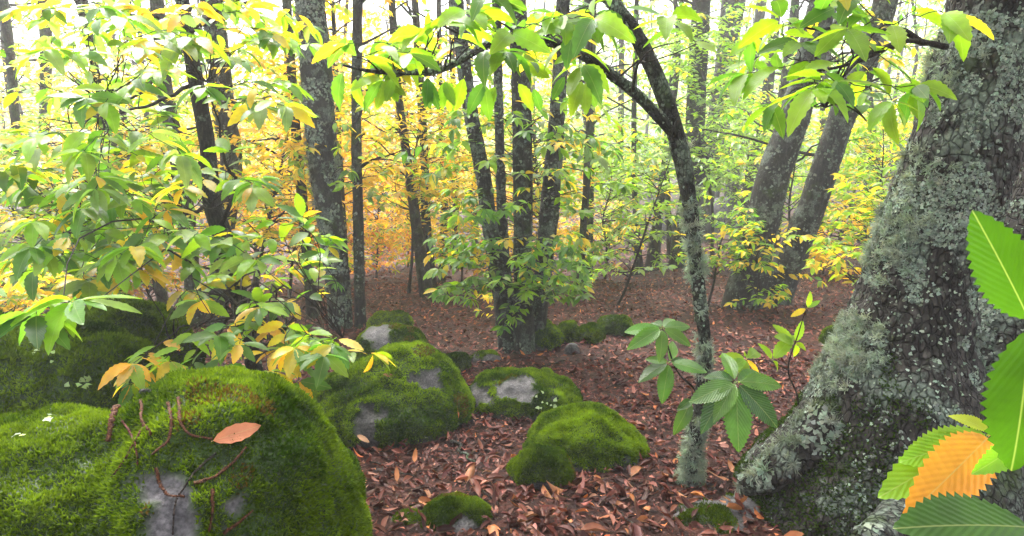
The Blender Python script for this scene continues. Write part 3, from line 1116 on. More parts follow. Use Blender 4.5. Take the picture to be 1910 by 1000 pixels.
PB = np.vstack([P[8:]] + SB)
br.each('branch', M_TWIG, root, org)
rect_foliage(LV, tw, PB, np.full(len(PB), .008), [(0, 0, 330, 130, 24), (60, 130, 330, 300, 28), (0, 300, 300, 420, 28), (0, 390, 330, 520, 42), (200, 300, 460, 420, 16), (330, 420, 600, 560, 28), (400, 40, 520, 230, 12), (330, 0, 560, 60, 10)],
             .155, {'G': 5, 'YG': 5, 'PG': 2.5, 'Y': 2.0, 'OY': .6}, (Y - 1.5, Y + .3), tl=(.2, .42), spacing=.075, ros=5, branch_r=.0040, sag=.03)
rect_foliage(LV, tw, P, rr, [(280, 610, 460, 665, 7), (250, 650, 400, 680, 4), (470, 560, 600, 640, 7), (560, 620, 660, 660, 5), (480, 640, 590, 690, 4)], .13, {'G': 3, 'YG': 3, 'Y': 2.5, 'OY': .8}, (2.7, 3.3), tl=(.15, .3), branch_r=.004)
rect_foliage(LV, tw, P, rr, [(60, 540, 190, 585, 2)], .19, GREEN, (2.3, 2.7), tl=(.15, .3), branch_r=.004)
LV.grow(root, org, 300, 14, tmpl=T_NEAR[1], owners=tw.each('twig', M_TWIG, root, org))

# --- lichened young trunk with the arching branch
pxs = [(1105, -60, 22), (1140, 0, 24), (1180, 55, 26), (1205, 100, 27), (1235, 170, 28), (1255, 230, 30), (1275, 310, 32), (1286, 380, 27), (1297, 470, 26), (1305, 560, 25), (1315, 650, 25), (1308, 740, 27), (1295, 820, 30), (1285, 895, 34)]
root, P, rr, org, Y = lichen_trunk(pxs, (1285, 902), 'young leaning trunk shaggy with pale lichen, forked into an arching branch, glossy leafy shoots below', 900, 0, M_BARK_LICH, name='chestnut_sapling', up=5.5, n=220, seg=26, amp=.004, knots=.12, sz=.011)
V, F = tube(P, rr, 26)
def t6want(c, n):
    x, y, z = project(c)
    q = vnoise(c * 7, 5) > .1
    return np.where(y > 380, 1.0, .15) * np.where((y > 760) & (y < 910), 2.5, 1) * (q + .03 + .6 * (y > 780)) * (y > -20)
lichen_tufts(V, F, TK[0], org, 520, .036, t6want, 1.0, 1.8)
Bp = np.array([at(a, b, Y - .06 * k) for k, (a, b) in enumerate([(1262, 255), (1225, 215), (1180, 170), (1110, 118), (1060, 90), (1010, 76), (930, 76), (880, 100), (830, 128), (780, 136), (700, 134), (640, 122)])])
B = catmull(Bp, 60)
arch_r = np.interp(np.linspace(0, 1, 60), [0, .45, 1], [.030, .021, .005])
V, F = tube(B, arch_r, 12, bark_disp(.002, 20, 4, .08))
ao = link('arching_branch', make_mesh('arching_branch', V - org, F, M_BARK_LICH), root)
lichen_scales(V, F, root, org, 500, .009, lambda c, n: (n[:, 2] > .1) + .1)
LV, tw = Leaves(), Parts()
for pts in [[(1020, 78), (1028, 50), (1060, 25), (1130, 0)], [(1010, 76), (950, 95), (900, 115), (860, 128)], [(1080, 95), (1070, 80), (1040, 82), (1000, 95)], [(900, 90), (850, 60), (790, 30), (760, 10)],
            [(1150, 150), (1110, 110), (1080, 80), (1050, 40)], [(830, 128), (790, 100), (770, 75)], [(980, 78), (960, 60), (930, 40), (880, 20)], [(1180, 170), (1190, 120), (1220, 90), (1260, 80)]]:
    Q = np.array([at(a, b, Y - .35 + R.uniform(-.15, .15)) for (a, b) in pts])
    Q = catmull(Q, 10)
    tw.add(*tube(Q, np.linspace(.008, .002, 10), 5))
rect_foliage(LV, tw, B, arch_r, [(820, 10, 1000, 60, 9), (1000, 10, 1110, 60, 5), (1040, 80, 1110, 110, 2), (700, 60, 860, 110, 5), (1270, 40, 1310, 90, 1), (620, 80, 740, 130, 4), (900, 85, 1000, 120, 2)],
             .165, {'YG': 7, 'G': 4, 'Y': .8}, (Y - .9, Y + .1), tl=(.15, .35), spacing=.09, ros=4, branch_r=.004)
for (a, b) in [(670, 140), (745, 140), (800, 145), (830, 150), (905, 150), (925, 160), (965, 150), (990, 160), (1060, 140), (1090, 150), (640, 135), (720, 125), (870, 135)]:
    q = at(a, b, Y - .35 + R.uniform(-.1, .1))
    for k in range(R.randint(1, 3)):
        d = np.array([R.uniform(-.7, .7), R.uniform(-.6, .3), -1.0])
        LV.add(q + rv(.01), d, np.array([R.uniform(-.4, .4), -1, .5]), R.uniform(.12, .18), pal({'YG': 7, 'G': 4}))
LV.grow(root, org, 270, 14, tmpl=T_NEAR[1], owners=tw.each('twig', M_TWIG, root, org))

# shoots with large glossy leaves by the young trunk
HS = {'G': 4, 'DG': 3}
shroot, so_ = root, org
LV, tw = Leaves(), Parts()
ys = Y
S = catmull(np.array([at(1308, 745, ys), at(1292, 722, ys - .1), at(1262, 690, ys - .35), at(1235, 612, ys - .6)]), 24)
tw.add(*tube(S, np.linspace(.008, .003, 24), 6))
S2 = catmull(np.array([at(1309, 742, ys), at(1330, 724, ys - .4), at(1372, 712, ys - .75)]), 14)
tw.add(*tube(S2, np.linspace(.006, .003, 14), 6))
def fan(LV, px, py, Y, leaves, wts, roll=.3):
    c = at(px, py, Y)
    for (ex, ey, dy) in leaves:
        e = at(ex, ey, Y + dy)
        d = e - c
        n = norm(np.array([R.uniform(-roll, roll), -.75, .9]) + rv(.1))
        LV.add(c, d, n, np.linalg.norm(d), pal(wts) if isinstance(wts, dict) else wts)
fan(LV, 1235, 612, ys - .6, [(1165, 615, 0), (1180, 640, -.1), (1215, 590, .1), (1262, 592, .1), (1290, 605, .05), (1292, 640, -.05), (1235, 668, -.1), (1195, 600, .1)], HS)
fan(LV, 1248, 675, ys - .45, [(1190, 705, -.05), (1205, 668, 0), (1262, 632, .1), (1235, 750, -.1), (1318, 690, -.1), (1290, 672, .05)], HS)
fan(LV, 1372, 712, ys - .75, [(1290, 745, -.1), (1305, 790, -.12), (1380, 845, -.12), (1460, 795, -.1), (1465, 712, 0), (1310, 690, .1), (1352, 650, .12), (1420, 690, .1), (1340, 770, -.15)], HS)
fan(LV, 1290, 745, ys - .1, [(1262, 808, -.1), (1270, 760, -.1)], HS)
tw.each('shoot', M_TWIG, shroot, so_)
a, b = LV.split(300, 0)
LV.objects(ME_GLOSS, so_, 'leaf', shroot, a)
# yellow-green side sprig beyond the rosette
LV, tw = Leaves(), Parts()
yr = 3.3
o2 = ground(1560, 905)
o2 = np.array([at(1500, 700, yr)[0], yr, float(height(at(1500, 700, yr)[0], yr))])
sroot = thing('chestnut_shoot', o2, 'upright thin shoot with small lime yellow leaves left of the big trunk', 'sapling')
S = catmull(np.array([o2 - [0, 0, .05], at(1490, 760, yr), at(1470, 690, yr - .1), at(1490, 620, yr - .1), at(1505, 570, yr - .1)]), 20)
tw.add(*tube(S, np.linspace(.006, .002, 20), 5))
S2 = catmull(np.array([at(1470, 690, yr - .1), at(1430, 672, yr - .15), at(1385, 672, yr - .2)]), 10)
tw.add(*tube(S2, np.linspace(.004, .002, 10), 5))
LY = {'YG': 5, 'Y': 1}
fan(LV, 1392, 670, yr - .2, [(1345, 660, 0), (1355, 690, -.1), (1385, 705, -.1), (1420, 700, 0), (1425, 645, .1), (1400, 650, .1)], LY)
fan(LV, 1440, 672, yr - .15, [(1480, 625, 0), (1460, 690, 0), (1425, 640, 0)], LY)
fan(LV, 1482, 640, yr - .1, [(1445, 605, 0), (1450, 625, -.1), (1500, 600, 0), (1510, 650, 0), (1490, 670, 0)], LY)
fan(LV, 1505, 575, yr - .1, [(1475, 590, 0), (1530, 560, 0), (1515, 545, 0)], LY)
tw.each('stem', M_TWIG, sroot, o2)
a, b = LV.split(300, 0)
LV.objects(ME_NEAR, o2, 'leaf', sroot, a)

# --- big leaning trunk on the right
Yo = 3.15
def centre_path(rows, Y, n):
    pts, rad = [], []
    for (xl, xr, py, dy) in rows:
        a, b = at(xl, py, Y + dy), at(xr, py, Y + dy)
        pts.append((a + b) / 2); rad.append((b[0] - a[0]) / 2)
    u = np.linspace(0, len(pts) - 1, n)
    return catmull(pts, n), np.interp(u, np.arange(len(pts)), rad)
oorg = ground(1690, 960)
oorg[1] = Yo + .05
oorg[2] = float(height(oorg[0], oorg[1]))
oroot = thing('old_chestnut_tree', oorg, 'massive leaning trunk with scaly bark, pale lichen and a mossy flared foot', 'tree')
def oak_disp(seed, amp):
    def f(P, t, a, r):
        q = P.copy(); q[..., 2] *= .45
        d = np.abs(fbm(q * 11, 3, seed))
        e = fbm(P * 3.2, 3, seed + 4)
        pl = np.abs(vnoise(P * np.array([34, 34, 20]), seed + 9))
        return r * (1 + .10 * e) + amp * (.6 - 1.6 * d) + amp * .5 * pl
    return f
OV, OF, on = [], [], 0
rows = [(1805, 1965, -330, -.1), (1800, 1950, -130, -.05), (1785, 1935, 0, 0), (1745, 1905, 150, 0), (1702, 1878, 300, .02), (1655, 1838, 430, .03), (1618, 1805, 540, .03), (1580, 1800, 640, .02), (1520, 1830, 740, 0), (1450, 1880, 840, 0), (1380, 1930, 930, 0), (1350, 1960, 1020, 0)]
Po, ro = centre_path(rows[::-1], Yo, 280)
ro[:110] = ro[:110] * np.linspace(.92, 1, 110)
V, F = tube(Po, ro, 140, oak_disp(3, .022))
otk = link('trunk', make_mesh('trunk', V - oorg, F, M_BARK_OAK), oroot)
rows2 = [(1960, 2110, -50, .55), (1930, 2070, 150, .5), (1890, 2030, 330, .42), (1845, 1990, 480, .32), (1790, 1950, 600, .22), (1730, 1930, 720, .15), (1700, 1960, 850, .1)]
P2, r2 = centre_path(rows2[::-1], Yo, 160)
V2, F2 = tube(P2, r2, 110, oak_disp(13, .014))
link('stem', make_mesh('stem', V2 - oorg, F2, M_BARK_OAK), oroot)
# roots that run out from the foot
for pts, r0, r1 in [([(1800, 800, 0), (1760, 880, -.25), (1700, 950, -.5), (1620, 1020, -.75)], .17, .07), ([(1560, 790, -.1), (1490, 850, -.12), (1430, 890, -.1), (1385, 905, -.05)], .13, .05)]:
    Q = np.array([at(a, b, Yo + d) for a, b, d in pts])
    Q = catmull(Q, 60)
    gz = height(Q[:, 0], Q[:, 1])
    Q[:, 2] = np.maximum(Q[:, 2], gz + .02)
    Vr, Fr = tube(Q, np.linspace(r0, r1, 60), 40, oak_disp(R.randint(0, 50), .01))
    link('root', make_mesh('root', Vr - oorg, Fr, M_BARK_OAK), oroot)
    lichen_scales(Vr, Fr, oroot, oorg, 300, .016, patchy(5, .1, 3, lambda c, n: (n[:, 2] > -.2).astype(float)))
    lichen_tufts(Vr, Fr, oroot, oorg, 40, .05, patchy(4, .2, 6, lambda c, n: (n[:, 2] > .2).astype(float)))
BVH['oak'] = BVHTree.FromPolygons([tuple(q) for q in V], [tuple(f) for f in F])
def oakw(c, n):
    x, y, z = project(c)
    q = (fbm(c * 6, 3, 5) > .12) + .06
    return q * np.where(y > 740, .12, 1) * (y > -80) * (np.sum(n * norm(CAM - c), 1) > -.3) * np.where(n[:, 0] > .35, .12, 1)
lichen_scales(V, F, oroot, oorg, 12000, .0085, oakw, .3, 1.5)
lichen_scales(V2, F2, oroot, oorg, 5500, .0085, oakw, .3, 1.3)
def oakt(c, n):
    x, y, z = project(c)
    s = 0.012 * (n[:, 0] < .2) * (y > 0) * (y < 720)
    for (a, b, r, k) in [(1650, 440, 60, 1), (1600, 640, 60, 1), (1560, 680, 50, .8), (1720, 330, 60, .35), (1730, 130, 60, .5), (1660, 500, 40, .8), (1780, 100, 60, .3), (1700, 420, 40, .5)]:
        s = s + k * (((x - a) ** 2 + (y - b) ** 2) < r * r)
    return s * (np.sum(n * norm(CAM - c), 1) > -.35)
lichen_tufts(V, F, otk, oorg, 700, .036, oakt, .9, 1.7)
lichen_tufts(V2, F2, oroot, oorg, 60, .06, lambda c, n: (((project(c)[0] - 1835) ** 2 + (project(c)[1] - 720) ** 2) < 45 ** 2).astype(float) + 1e-4)
# moss on the flared foot
def footmoss(c, n):
    x, y, z = project(c)
    return (y > 720 + 120 * vnoise(c * 5, 3)) * (fbm(c * 5, 3, 2) > -.25) * (x < 1700 + 90 * vnoise(c * 6, 1)) * 1.0
p, n = tri_sample(V, F, 26000, footmoss)
m = len(p)
rd = rng.normal(size=(m, 3))
td = norm(n + rd * .5)
sd_ = norm(np.cross(td, rng.normal(size=(m, 3))))
ln = .017 * rng.uniform(.6, 1.5, (m, 1))
TV = np.stack([p - sd_ * ln * .25, p + sd_ * ln * .25, p + td * ln], 1).reshape(-1, 3)
mc = np.array([[.012, .028, .004]]) + np.array([[.035, .06, .003]]) * rng.random((m, 1))
link('moss', make_mesh('moss', TV - oorg, np.arange(m * 3).reshape(-1, 3), M_MOSS, col=np.repeat(mc, 3, 0), smooth=False), oroot, None, 'stuff')
LV, tw = Leaves(), Parts()
ob = []
for pts in [[(1765, 88), (1730, 80), (1690, 76), (1650, 88), (1610, 105), (1580, 135), (1555, 165), (1540, 200)], [(1720, 80), (1680, 55), (1640, 58), (1580, 50), (1520, 55), (1475, 42)], [(1690, 76), (1640, 95), (1600, 115), (1540, 130), (1510, 128)]]:
    Q = catmull(np.array([at(a, b, Yo - .15 - .07 * k) for k, (a, b) in enumerate(pts)]), 24)
    ob.append(Q)
    tw.add(*tube(Q, np.linspace(.014, .003, 24), 6))
OB = np.vstack(ob)
rect_foliage(LV, tw, OB, np.full(len(OB), .008), [(1450, 20, 1560, 110, 5), (1560, 0, 1720, 60, 5), (1470, 100, 1600, 170, 4), (1540, 150, 1640, 195, 3), (1620, 90, 1720, 130, 2)], .15, {'YG': 6, 'G': 3, 'Y': .6}, (Yo - .9, Yo - .2), tl=(.15, .35), branch_r=.004, spacing=.09, ros=4)
tb = Parts()
crown(LV, tb, Po, ro, 3.2, 9, 20, 2.6, .17, LIME, .16)
tb.build('crown_branch', M_TWIG, oroot, oorg)
LV.grow(oroot, oorg, 250, 14, tmpl=T_NEAR[1], owners=tw.each('branch', M_TWIG, oroot, oorg))

# --- near shoot on the far right whose leaves hang close to the lens
no_ = np.array([.78, .75, float(height(.78, .75))])
nroot = thing('chestnut_shoot', no_, 'low chestnut shoot with broad bright green leaves overlapping the big trunk', 'sapling')
LV, tw = Leaves(), Parts()
S = catmull(np.array([no_ - [0, 0, .05], [.80, .76, .6], [.76, .74, 1.0], [.66, .68, 1.30], at(1930, 625, .63), at(1922, 590, .62)]), 30)
tw.add(*tube(S, np.linspace(.008, .002, 30), 6))
for (a, b, y0) in [(1935, 800, .75), (1935, 985, .85)]:
    e = at(a, b, y0)
    i = near_pt(S, e + np.array([.06, 0, -.06]))
    tw.add(*tube(catmull(bend(S[i], e, .1, .03, 3), 8), np.linspace(.004, .002, 8), 5))
S2 = catmull(np.array([S[14], (S[14] + at(1850, 808, 1.15)) / 2 + [.03, 0, .03], at(1850, 808, 1.15)]), 14)
tw.add(*tube(S2, np.linspace(.005, .002, 14), 6))
BG = (0.035, 0.10, 0.006)
for (a, b, c, d, y0, y1, wn, colr) in [
    (1926, 610, 1830, 405, .62, .60, (-.5, -1, .3), BG), (1922, 590, 1900, 905, .62, .60, (-.55, -1, .25), BG), (1935, 800, 1845, 880, .75, .72, (-.2, -1, .5), (.14, .30, .015)),
    (1935, 985, 1690, 965, .85, .80, (0, -.5, 1), BG)]:
    p0, p1 = at(a, b, y0), at(c, d, y1)
    LV.add(p0, p1 - p0, np.array(wn), np.linalg.norm(p1 - p0), colr)
for (ex, ey, dy, colr) in [(1885, 728, .03, (.30, .42, .02)), (1785, 768, .02, (.36, .44, .02)), (1688, 856, -.03, (.20, .38, .015)), (1660, 913, -.06, (.18, .36, .012)),
                           (1738, 926, -.14, (.62, .25, .012)), (1872, 812, -.02, (.62, .32, .015))]:
    fan(LV, 1850, 808, 1.15, [(ex, ey, dy)], colr, 0)
tw.each('stem', M_TWIG, nroot, no_)
a, b = LV.split(300, 0)
LV.objects(ME_HERO, no_, 'leaf', nroot, np.arange(len(LV.p)))

#@@BACK
# ------------------------------------------------------------------ trees of the middle distance, read off the photograph
def pole(pxs, foot, label, wts, L, nlow, ncrown, reach=1.6, name='chestnut_tree', group=None, mat=None, up=11, zl=2.0, zc=4.5, Y=None, seg=12, scales=0):
    Y = Y or ground(*foot)[1]
    P, rr = stem_curve(pxs, Y, 60, R.uniform(-.04, .04), up)
    org = np.array([P[0, 0], P[0, 1], float(height(P[0, 0], P[0, 1]))])
    root = thing(name, org, label, 'tree', group)
    V, F = tube(P, rr, seg, bark_disp(.01, 10, R.randint(0, 99), .1))
    link('trunk', make_mesh('trunk', V - org, F, mat or M_BARK_POLE), root)
    if scales:
        lichen_scales(V, F, root, org, scales, .02, patchy(5, -.05, 5, lambda c, nn: (project(c)[1] > -100).astype(float)), .3, .8)
    LV, tw = Leaves(), Parts()
    crown(LV, tw, P, rr, zl, zc + 1, int(nlow * 2.2), reach, L * 1.15, wts, .10, (.4, .8))
    crown(LV, tw, P, rr, zc, up, ncrown, reach * 1.5, L * 1.35, wts, .2, (.6, 1.2))
    if tw.n:
        tw.build('branch', M_TWIG, root, org)
    if LV.p:
        LV.mesh(T_MID, M_LEAF_S, org, 'foliage', root)
    return root

pole([(530, -40, 16), (535, 0, 16), (548, 190, 17), (560, 330, 18), (575, 500, 20), (585, 590, 22)], (585, 592), 'thin dark trunk just left of the lichen crusted trunk', YELLOW, .12, 8, 10)
pole([(664, -40, 18), (663, 0, 18), (662, 250, 18), (668, 450, 20), (672, 608, 22)], (672, 612), 'straight slim pole standing right beside the lichen crusted trunk', MIXED, .12, 7, 10, scales=500)
pole([(618, -40, 7), (622, 70, 8), (634, 290, 8), (645, 480, 9), (650, 560, 10)], (650, 560), 'pencil thin reddish stem between the lichen crusted trunk and the slim pole', YELLOW, .12, 5, 4, up=7, seg=8)
pole([(392, -40, 36), (400, 40, 38), (420, 220, 38), (432, 300, 37), (415, 470, 34), (405, 600, 40)], (405, 606), 'grey lichened crooked trunk behind the slim dark sapling', MIXED, .13, 8, 12, mat=M_BARK_LICH, scales=900, seg=18)
pole([(285, -40, 22), (305, 170, 26), (330, 290, 30), (345, 400, 32), (358, 520, 28), (365, 600, 30)], (365, 602), 'dark straight trunk behind the leafy branches of the sapling', MIXED, .13, 8, 12, scales=300)
pole([(5, -40, 13), (10, 0, 14), (25, 150, 14), (35, 280, 13), (60, 420, 16), (85, 560, 17)], (88, 575), 'pale slanting pole at the wooded edge behind the low dark boulder', MIXED, .13, 6, 10)
pole([(70, -40, 16), (85, 80, 20), (80, 320, 14), (92, 430, 14), (100, 540, 16)], (102, 545), 'slightly bent pole next to the pale slanting pole', YELLOW, .13, 8, 10)
pole([(215, 250, 12), (245, 340, 16), (270, 430, 18), (300, 540, 20), (315, 590, 22)], (316, 592), 'leaning trunk above the rounded mossy boulder', YELLOW, .13, 8, 10)
pole([(190, 200, 12), (205, 350, 14), (220, 480, 15), (232, 570, 18)], (232, 572), 'narrow trunk directly behind the rounded mossy boulder', YELLOW, .13, 9, 10)
g4 = [([(725, -40, 12), (735, 120, 14), (750, 240, 16), (770, 380, 18), (798, 552, 24)], 'longest curved stem of the pole cluster on the open litter slope'),
      ([(770, -40, 13), (778, 100, 14), (790, 280, 16), (795, 420, 18), (806, 540, 19)], 'straight stem touching the curved stem of the pole cluster'),
      ([(815, -40, 9), (820, 190, 10), (828, 340, 12), (826, 480, 14), (822, 530, 14)], 'thin stem on the outer side of the pole cluster'),
      ([(842, -40, 9), (848, 250, 11), (850, 400, 12), (846, 500, 13)], 'thin stem between the pole cluster and the coppice clump')]
for q, lab in g4:
    pole(q, q[-1][:2], lab, YELLOW, .12, 6, 7)
for q, lab in [([(1092, -40, 12), (1096, 0, 12), (1099, 180, 14), (1095, 330, 14), (1086, 450, 13), (1080, 545, 15)], 'slender pole standing behind the coppice clump'),
               ([(1108, -40, 10), (1103, 200, 11), (1101, 350, 12), (1098, 520, 13)], 'twin slender pole paired with the one behind the coppice clump'),
               ([(1156, -40, 9), (1158, 150, 10), (1156, 360, 11), (1152, 450, 12)], 'thin misty pole between the coppice clump and the young leaning trunk'),
               ([(1190, -40, 8), (1185, 100, 9), (1182, 270, 9), (1186, 400, 11), (1194, 512, 15)], 'thin reddish pole before the far grey boulder'),
               ([(1262, 100, 9), (1242, 280, 12), (1227, 400, 17), (1216, 500, 24)], 'slanting stem sharing a foot with the thin reddish pole')]:
    pole(q, q[-1][:2], lab, LIME, .12, 6, 7)
pole([(1306, -40, 30), (1303, 0, 30), (1297, 150, 32), (1290, 330, 34), (1275, 420, 36), (1266, 490, 38)], (1266, 500), 'stout straight trunk directly behind the young leaning trunk', LIME, .13, 10, 12, seg=18, scales=500)
pole([(1364, -40, 30), (1358, 0, 30), (1345, 150, 32), (1325, 280, 31), (1312, 380, 30), (1303, 450, 32)], (1303, 452), 'stout leaning trunk in front of the dark bare boulder', LIME, .13, 10, 12, seg=18, scales=400)
pole([(1390, -40, 9), (1382, 20, 10), (1350, 190, 11), (1332, 320, 12), (1320, 440, 13)], (1320, 452), 'thin stem leaning along the stout trunk by the dark boulder', LIME, .13, 5, 5)
pole([(1450, -40, 16), (1440, 60, 17), (1425, 200, 21), (1405, 300, 22), (1388, 400, 22), (1380, 448, 24)], (1380, 450), 'crooked dark trunk behind the thick leaning lichened trunk', LIME, .13, 8, 9)
pole([(1545, -40, 46), (1530, 30, 48), (1510, 120, 50), (1480, 230, 52), (1440, 340, 58), (1410, 470, 62), (1385, 568, 74)], (1388, 574), 'thick leaning lichened trunk on the reddish slope', LIME, .13, 8, 14, 1.8, mat=M_BARK_LICH, seg=26, scales=1600)
pole([(1665, -40, 36), (1650, 0, 38), (1610, 110, 46), (1560, 240, 46), (1515, 380, 48), (1470, 490, 54), (1440, 560, 66)], (1442, 568), 'second thick leaning trunk crossing close behind the lichened one', LIME, .13, 8, 14, 1.8, mat=M_BARK_LICH, seg=26, scales=1500)
pole([(1420, 0, 18), (1395, 200, 16), (1372, 330, 16), (1362, 420, 17)], (1362, 432), 'slim trunk rising from beside the dark bare boulder', LIME, .13, 6, 8)

# undergrowth saplings with yellow and lime leaves
def bush(px, py, hpx, wpx, label, wts, L, n, group=None, Y=None, parts=0, name='leafy_sapling', tmpl=None, bottom=.15):
    g = ground(px, py) if Y is None else None
    if g is None:
        q = at(px, py, Y)
        g = np.array([q[0], Y, float(height(q[0], Y))])
    s = g[1] / FPX
    H, W = hpx * s, wpx * s / 2
    if not parts:
        n, L = int(n * 1.9), L * 1.2
    root = thing(name, g, label, 'sapling', group)
    LV, tw = Leaves(), Parts()
    top = g + np.array([R.gauss(0, .15) * H, R.gauss(0, .1) * H, H])
    P = catmull(bend(g - [0, 0, .05], top, .02, .03, 4), 96)
    rr = np.linspace(.012 + .006 * H, .004, 96)
    tw.add(*tube(P[::6], rr[::6], 6))
    for _ in range(n):
        i = R.randint(int(95 * bottom), 95)
        a = R.uniform(0, 2 * math.pi)
        ln = W * R.uniform(.4, 1.1)
        dv = np.array([math.cos(a), math.sin(a), R.uniform(-.1, .75)])
        e = P[i] + dv * ln
        e[2] = max(e[2], float(height(e[0], e[1])) + .12)
        B = catmull(bend(P[i], e, .05, .04, 3), 6)
        LV.cur = len(tw.V)
        tw.add(*tube(B, np.linspace(rr[i] * .6, .002, 6), 4 if parts else 3))
        spray(LV, B, L, wts, L * .5, .3, .25, 5)
        for k in range(int(ln / .45)):
            j = R.randint(2, 5)
            T = bend(B[j], B[j] + norm(dv * .7 + rv(.6) * [1, 1, .3]) * ln * .4, .03, .03, 3)
            spray(LV, T, L, wts, L * .55, .15, .25, 4)
    if parts:
        LV.grow(root, g, parts, 9, owners=tw.each('stem', M_TWIG, root, g))
    else:
        tw.build('stem', M_TWIG, root, g)
        LV.mesh(tmpl or T_MID, M_LEAF_S, g, 'foliage', root)
    return root

bush(1600, 500, 250, 190, 'yellow green sapling between the second thick leaning trunk and the massive trunk', {'Y': 3, 'YG': 5, 'OY': .5}, .13, 54, Y=7.5, parts=240, bottom=.3)
bush(1395, 560, 150, 160, 'sapling with yellow lower leaves at the foot of the thick leaning lichened trunk', {'Y': 3, 'YG': 4, 'G': 2}, .12, 34, Y=8.6, parts=200, bottom=.2)
bush(1320, 560, 190, 150, 'green sprouting sapling behind the young leaning trunk', {'YG': 4, 'G': 4, 'Y': 1.5}, .12, 36, Y=9.2, parts=160, bottom=.2)
bush(1540, 470, 120, 160, 'orange and yellow sapling on the slope behind the leaning pair', {'Y': 3, 'OY': 3, 'YG': 1}, .12, 24, Y=12)
bush(1850, 560, 420, 200, 'lime sapling seen beyond the right side of the massive trunk', {'YG': 5, 'Y': 3}, .13, 30, Y=6.5, parts=150, bottom=.3)
bush(640, 480, 130, 260, 'glowing yellow sapling behind the slim pole', YELLOW, .12, 46, Y=14)
bush(540, 560, 330, 260, 'tall yellow sapling filling the gap left of the lichen crusted trunk', YELLOW, .12, 60, Y=12)
bush(700, 480, 260, 240, 'tall yellow sapling right of the slim pole', YELLOW, .12, 60, Y=15)
bush(860, 470, 230, 220, 'yellow lime sapling between pole cluster and coppice clump', {'Y': 5, 'YG': 3}, .12, 55, Y=13)
bush(760, 460, 200, 240, 'wide yellow sapling behind the pole cluster', YELLOW, .12, 55, Y=18)
bush(985, 470, 200, 200, 'orange yellow sapling glowing behind the coppice stems', {'Y': 5, 'OY': 3}, .12, 50, Y=12.5)
bush(1130, 470, 230, 200, 'pale green sapling right of the slender twin poles', {'YG': 5, 'PG': 3, 'Y': 1}, .12, 50, Y=13)
bush(1100, 440, 90, 180, 'low orange sapling at the feet of the twin poles', {'OY': 4, 'O': 2, 'Y': 3}, .11, 26, Y=16)
bush(1200, 430, 260, 200, 'tall pale green sapling behind the thin reddish pole', {'YG': 5, 'PG': 4}, .13, 46, Y=16)
bush(700, 440, 60, 200, 'low rust orange undergrowth sapling on the litter slope', {'OY': 3, 'O': 4, 'B': 1}, .11, 26, Y=17)
bush(290, 560, 180, 240, 'yellow sapling among the poles behind the sapling branches', YELLOW, .12, 44, Y=11)
bush(470, 500, 300, 260, 'tall amber sapling behind the crooked grey trunk', {'Y': 4, 'OY': 4, 'YG': 1}, .12, 60, Y=14)
bush(130, 560, 300, 300, 'pale yellow sapling behind the two boulders under the leafy branches', {'Y': 4, 'YG': 4, 'PG': 2}, .13, 60, Y=10)
bush(20, 610, 160, 220, 'yellow sapling rising directly behind the low dark boulder', {'Y': 5, 'YG': 2}, .12, 40, Y=7.5)
bush(30, 480, 380, 260, 'tall pale lime sapling behind the pale slanting pole', {'YG': 5, 'PG': 3, 'Y': 2}, .13, 60, Y=12)
bush(1420, 430, 260, 220, 'tall misty green sapling behind the crooked dark trunk', {'YG': 5, 'PG': 4}, .13, 50, Y=17)
bush(1560, 420, 260, 220, 'tall yellow green sapling behind the second thick leaning trunk', {'YG': 5, 'Y': 3}, .13, 50, Y=14)
bush(1640, 430, 320, 200, 'misty lime sapling close left of the massive trunk', {'YG': 5, 'PG': 2, 'Y': 2}, .13, 50, Y=11)
bush(950, 560, 60, 150, 'low yellow sprout at the far side of the coppice clump', {'Y': 4, 'YG': 3}, .11, 14, Y=8.6, parts=80)

bush(1150, 520, 300, 190, 'loose pale lime sapling before the thin misty pole', {'YG': 5, 'PG': 3, 'Y': 1}, .13, 40, Y=9.5, parts=160, bottom=.3)
bush(1480, 520, 330, 190, 'lime sapling seen through the gap of the leaning pair', {'YG': 5, 'Y': 2}, .13, 44, Y=10.5, parts=120, bottom=.4)
bush(760, 500, 420, 260, 'tall thin lime yellow sapling beside the pole cluster', {'YG': 3, 'Y': 5}, .13, 60, Y=11.5, bottom=.35)
bush(470, 560, 480, 260, 'very tall yellow sapling behind the slim dark sapling', {'Y': 5, 'YG': 3, 'OY': 1}, .13, 70, Y=10, bottom=.3)
bush(240, 520, 480, 300, 'very tall lime yellow sapling above the rounded mossy boulder', {'Y': 4, 'YG': 4}, .13, 70, Y=11, bottom=.3)
bush(1060, 480, 430, 220, 'tall lime sapling rising behind the slender twin poles', {'YG': 5, 'Y': 2}, .13, 60, Y=12, bottom=.3)
bush(1330, 470, 440, 220, 'tall pale sapling rising behind the stout trunks', {'YG': 5, 'PG': 3}, .13, 60, Y=14.5, bottom=.3)
bush(620, 470, 450, 240, 'very tall amber yellow sapling behind the lichen crusted trunk', {'Y': 5, 'OY': 2}, .13, 60, Y=16, bottom=.3)
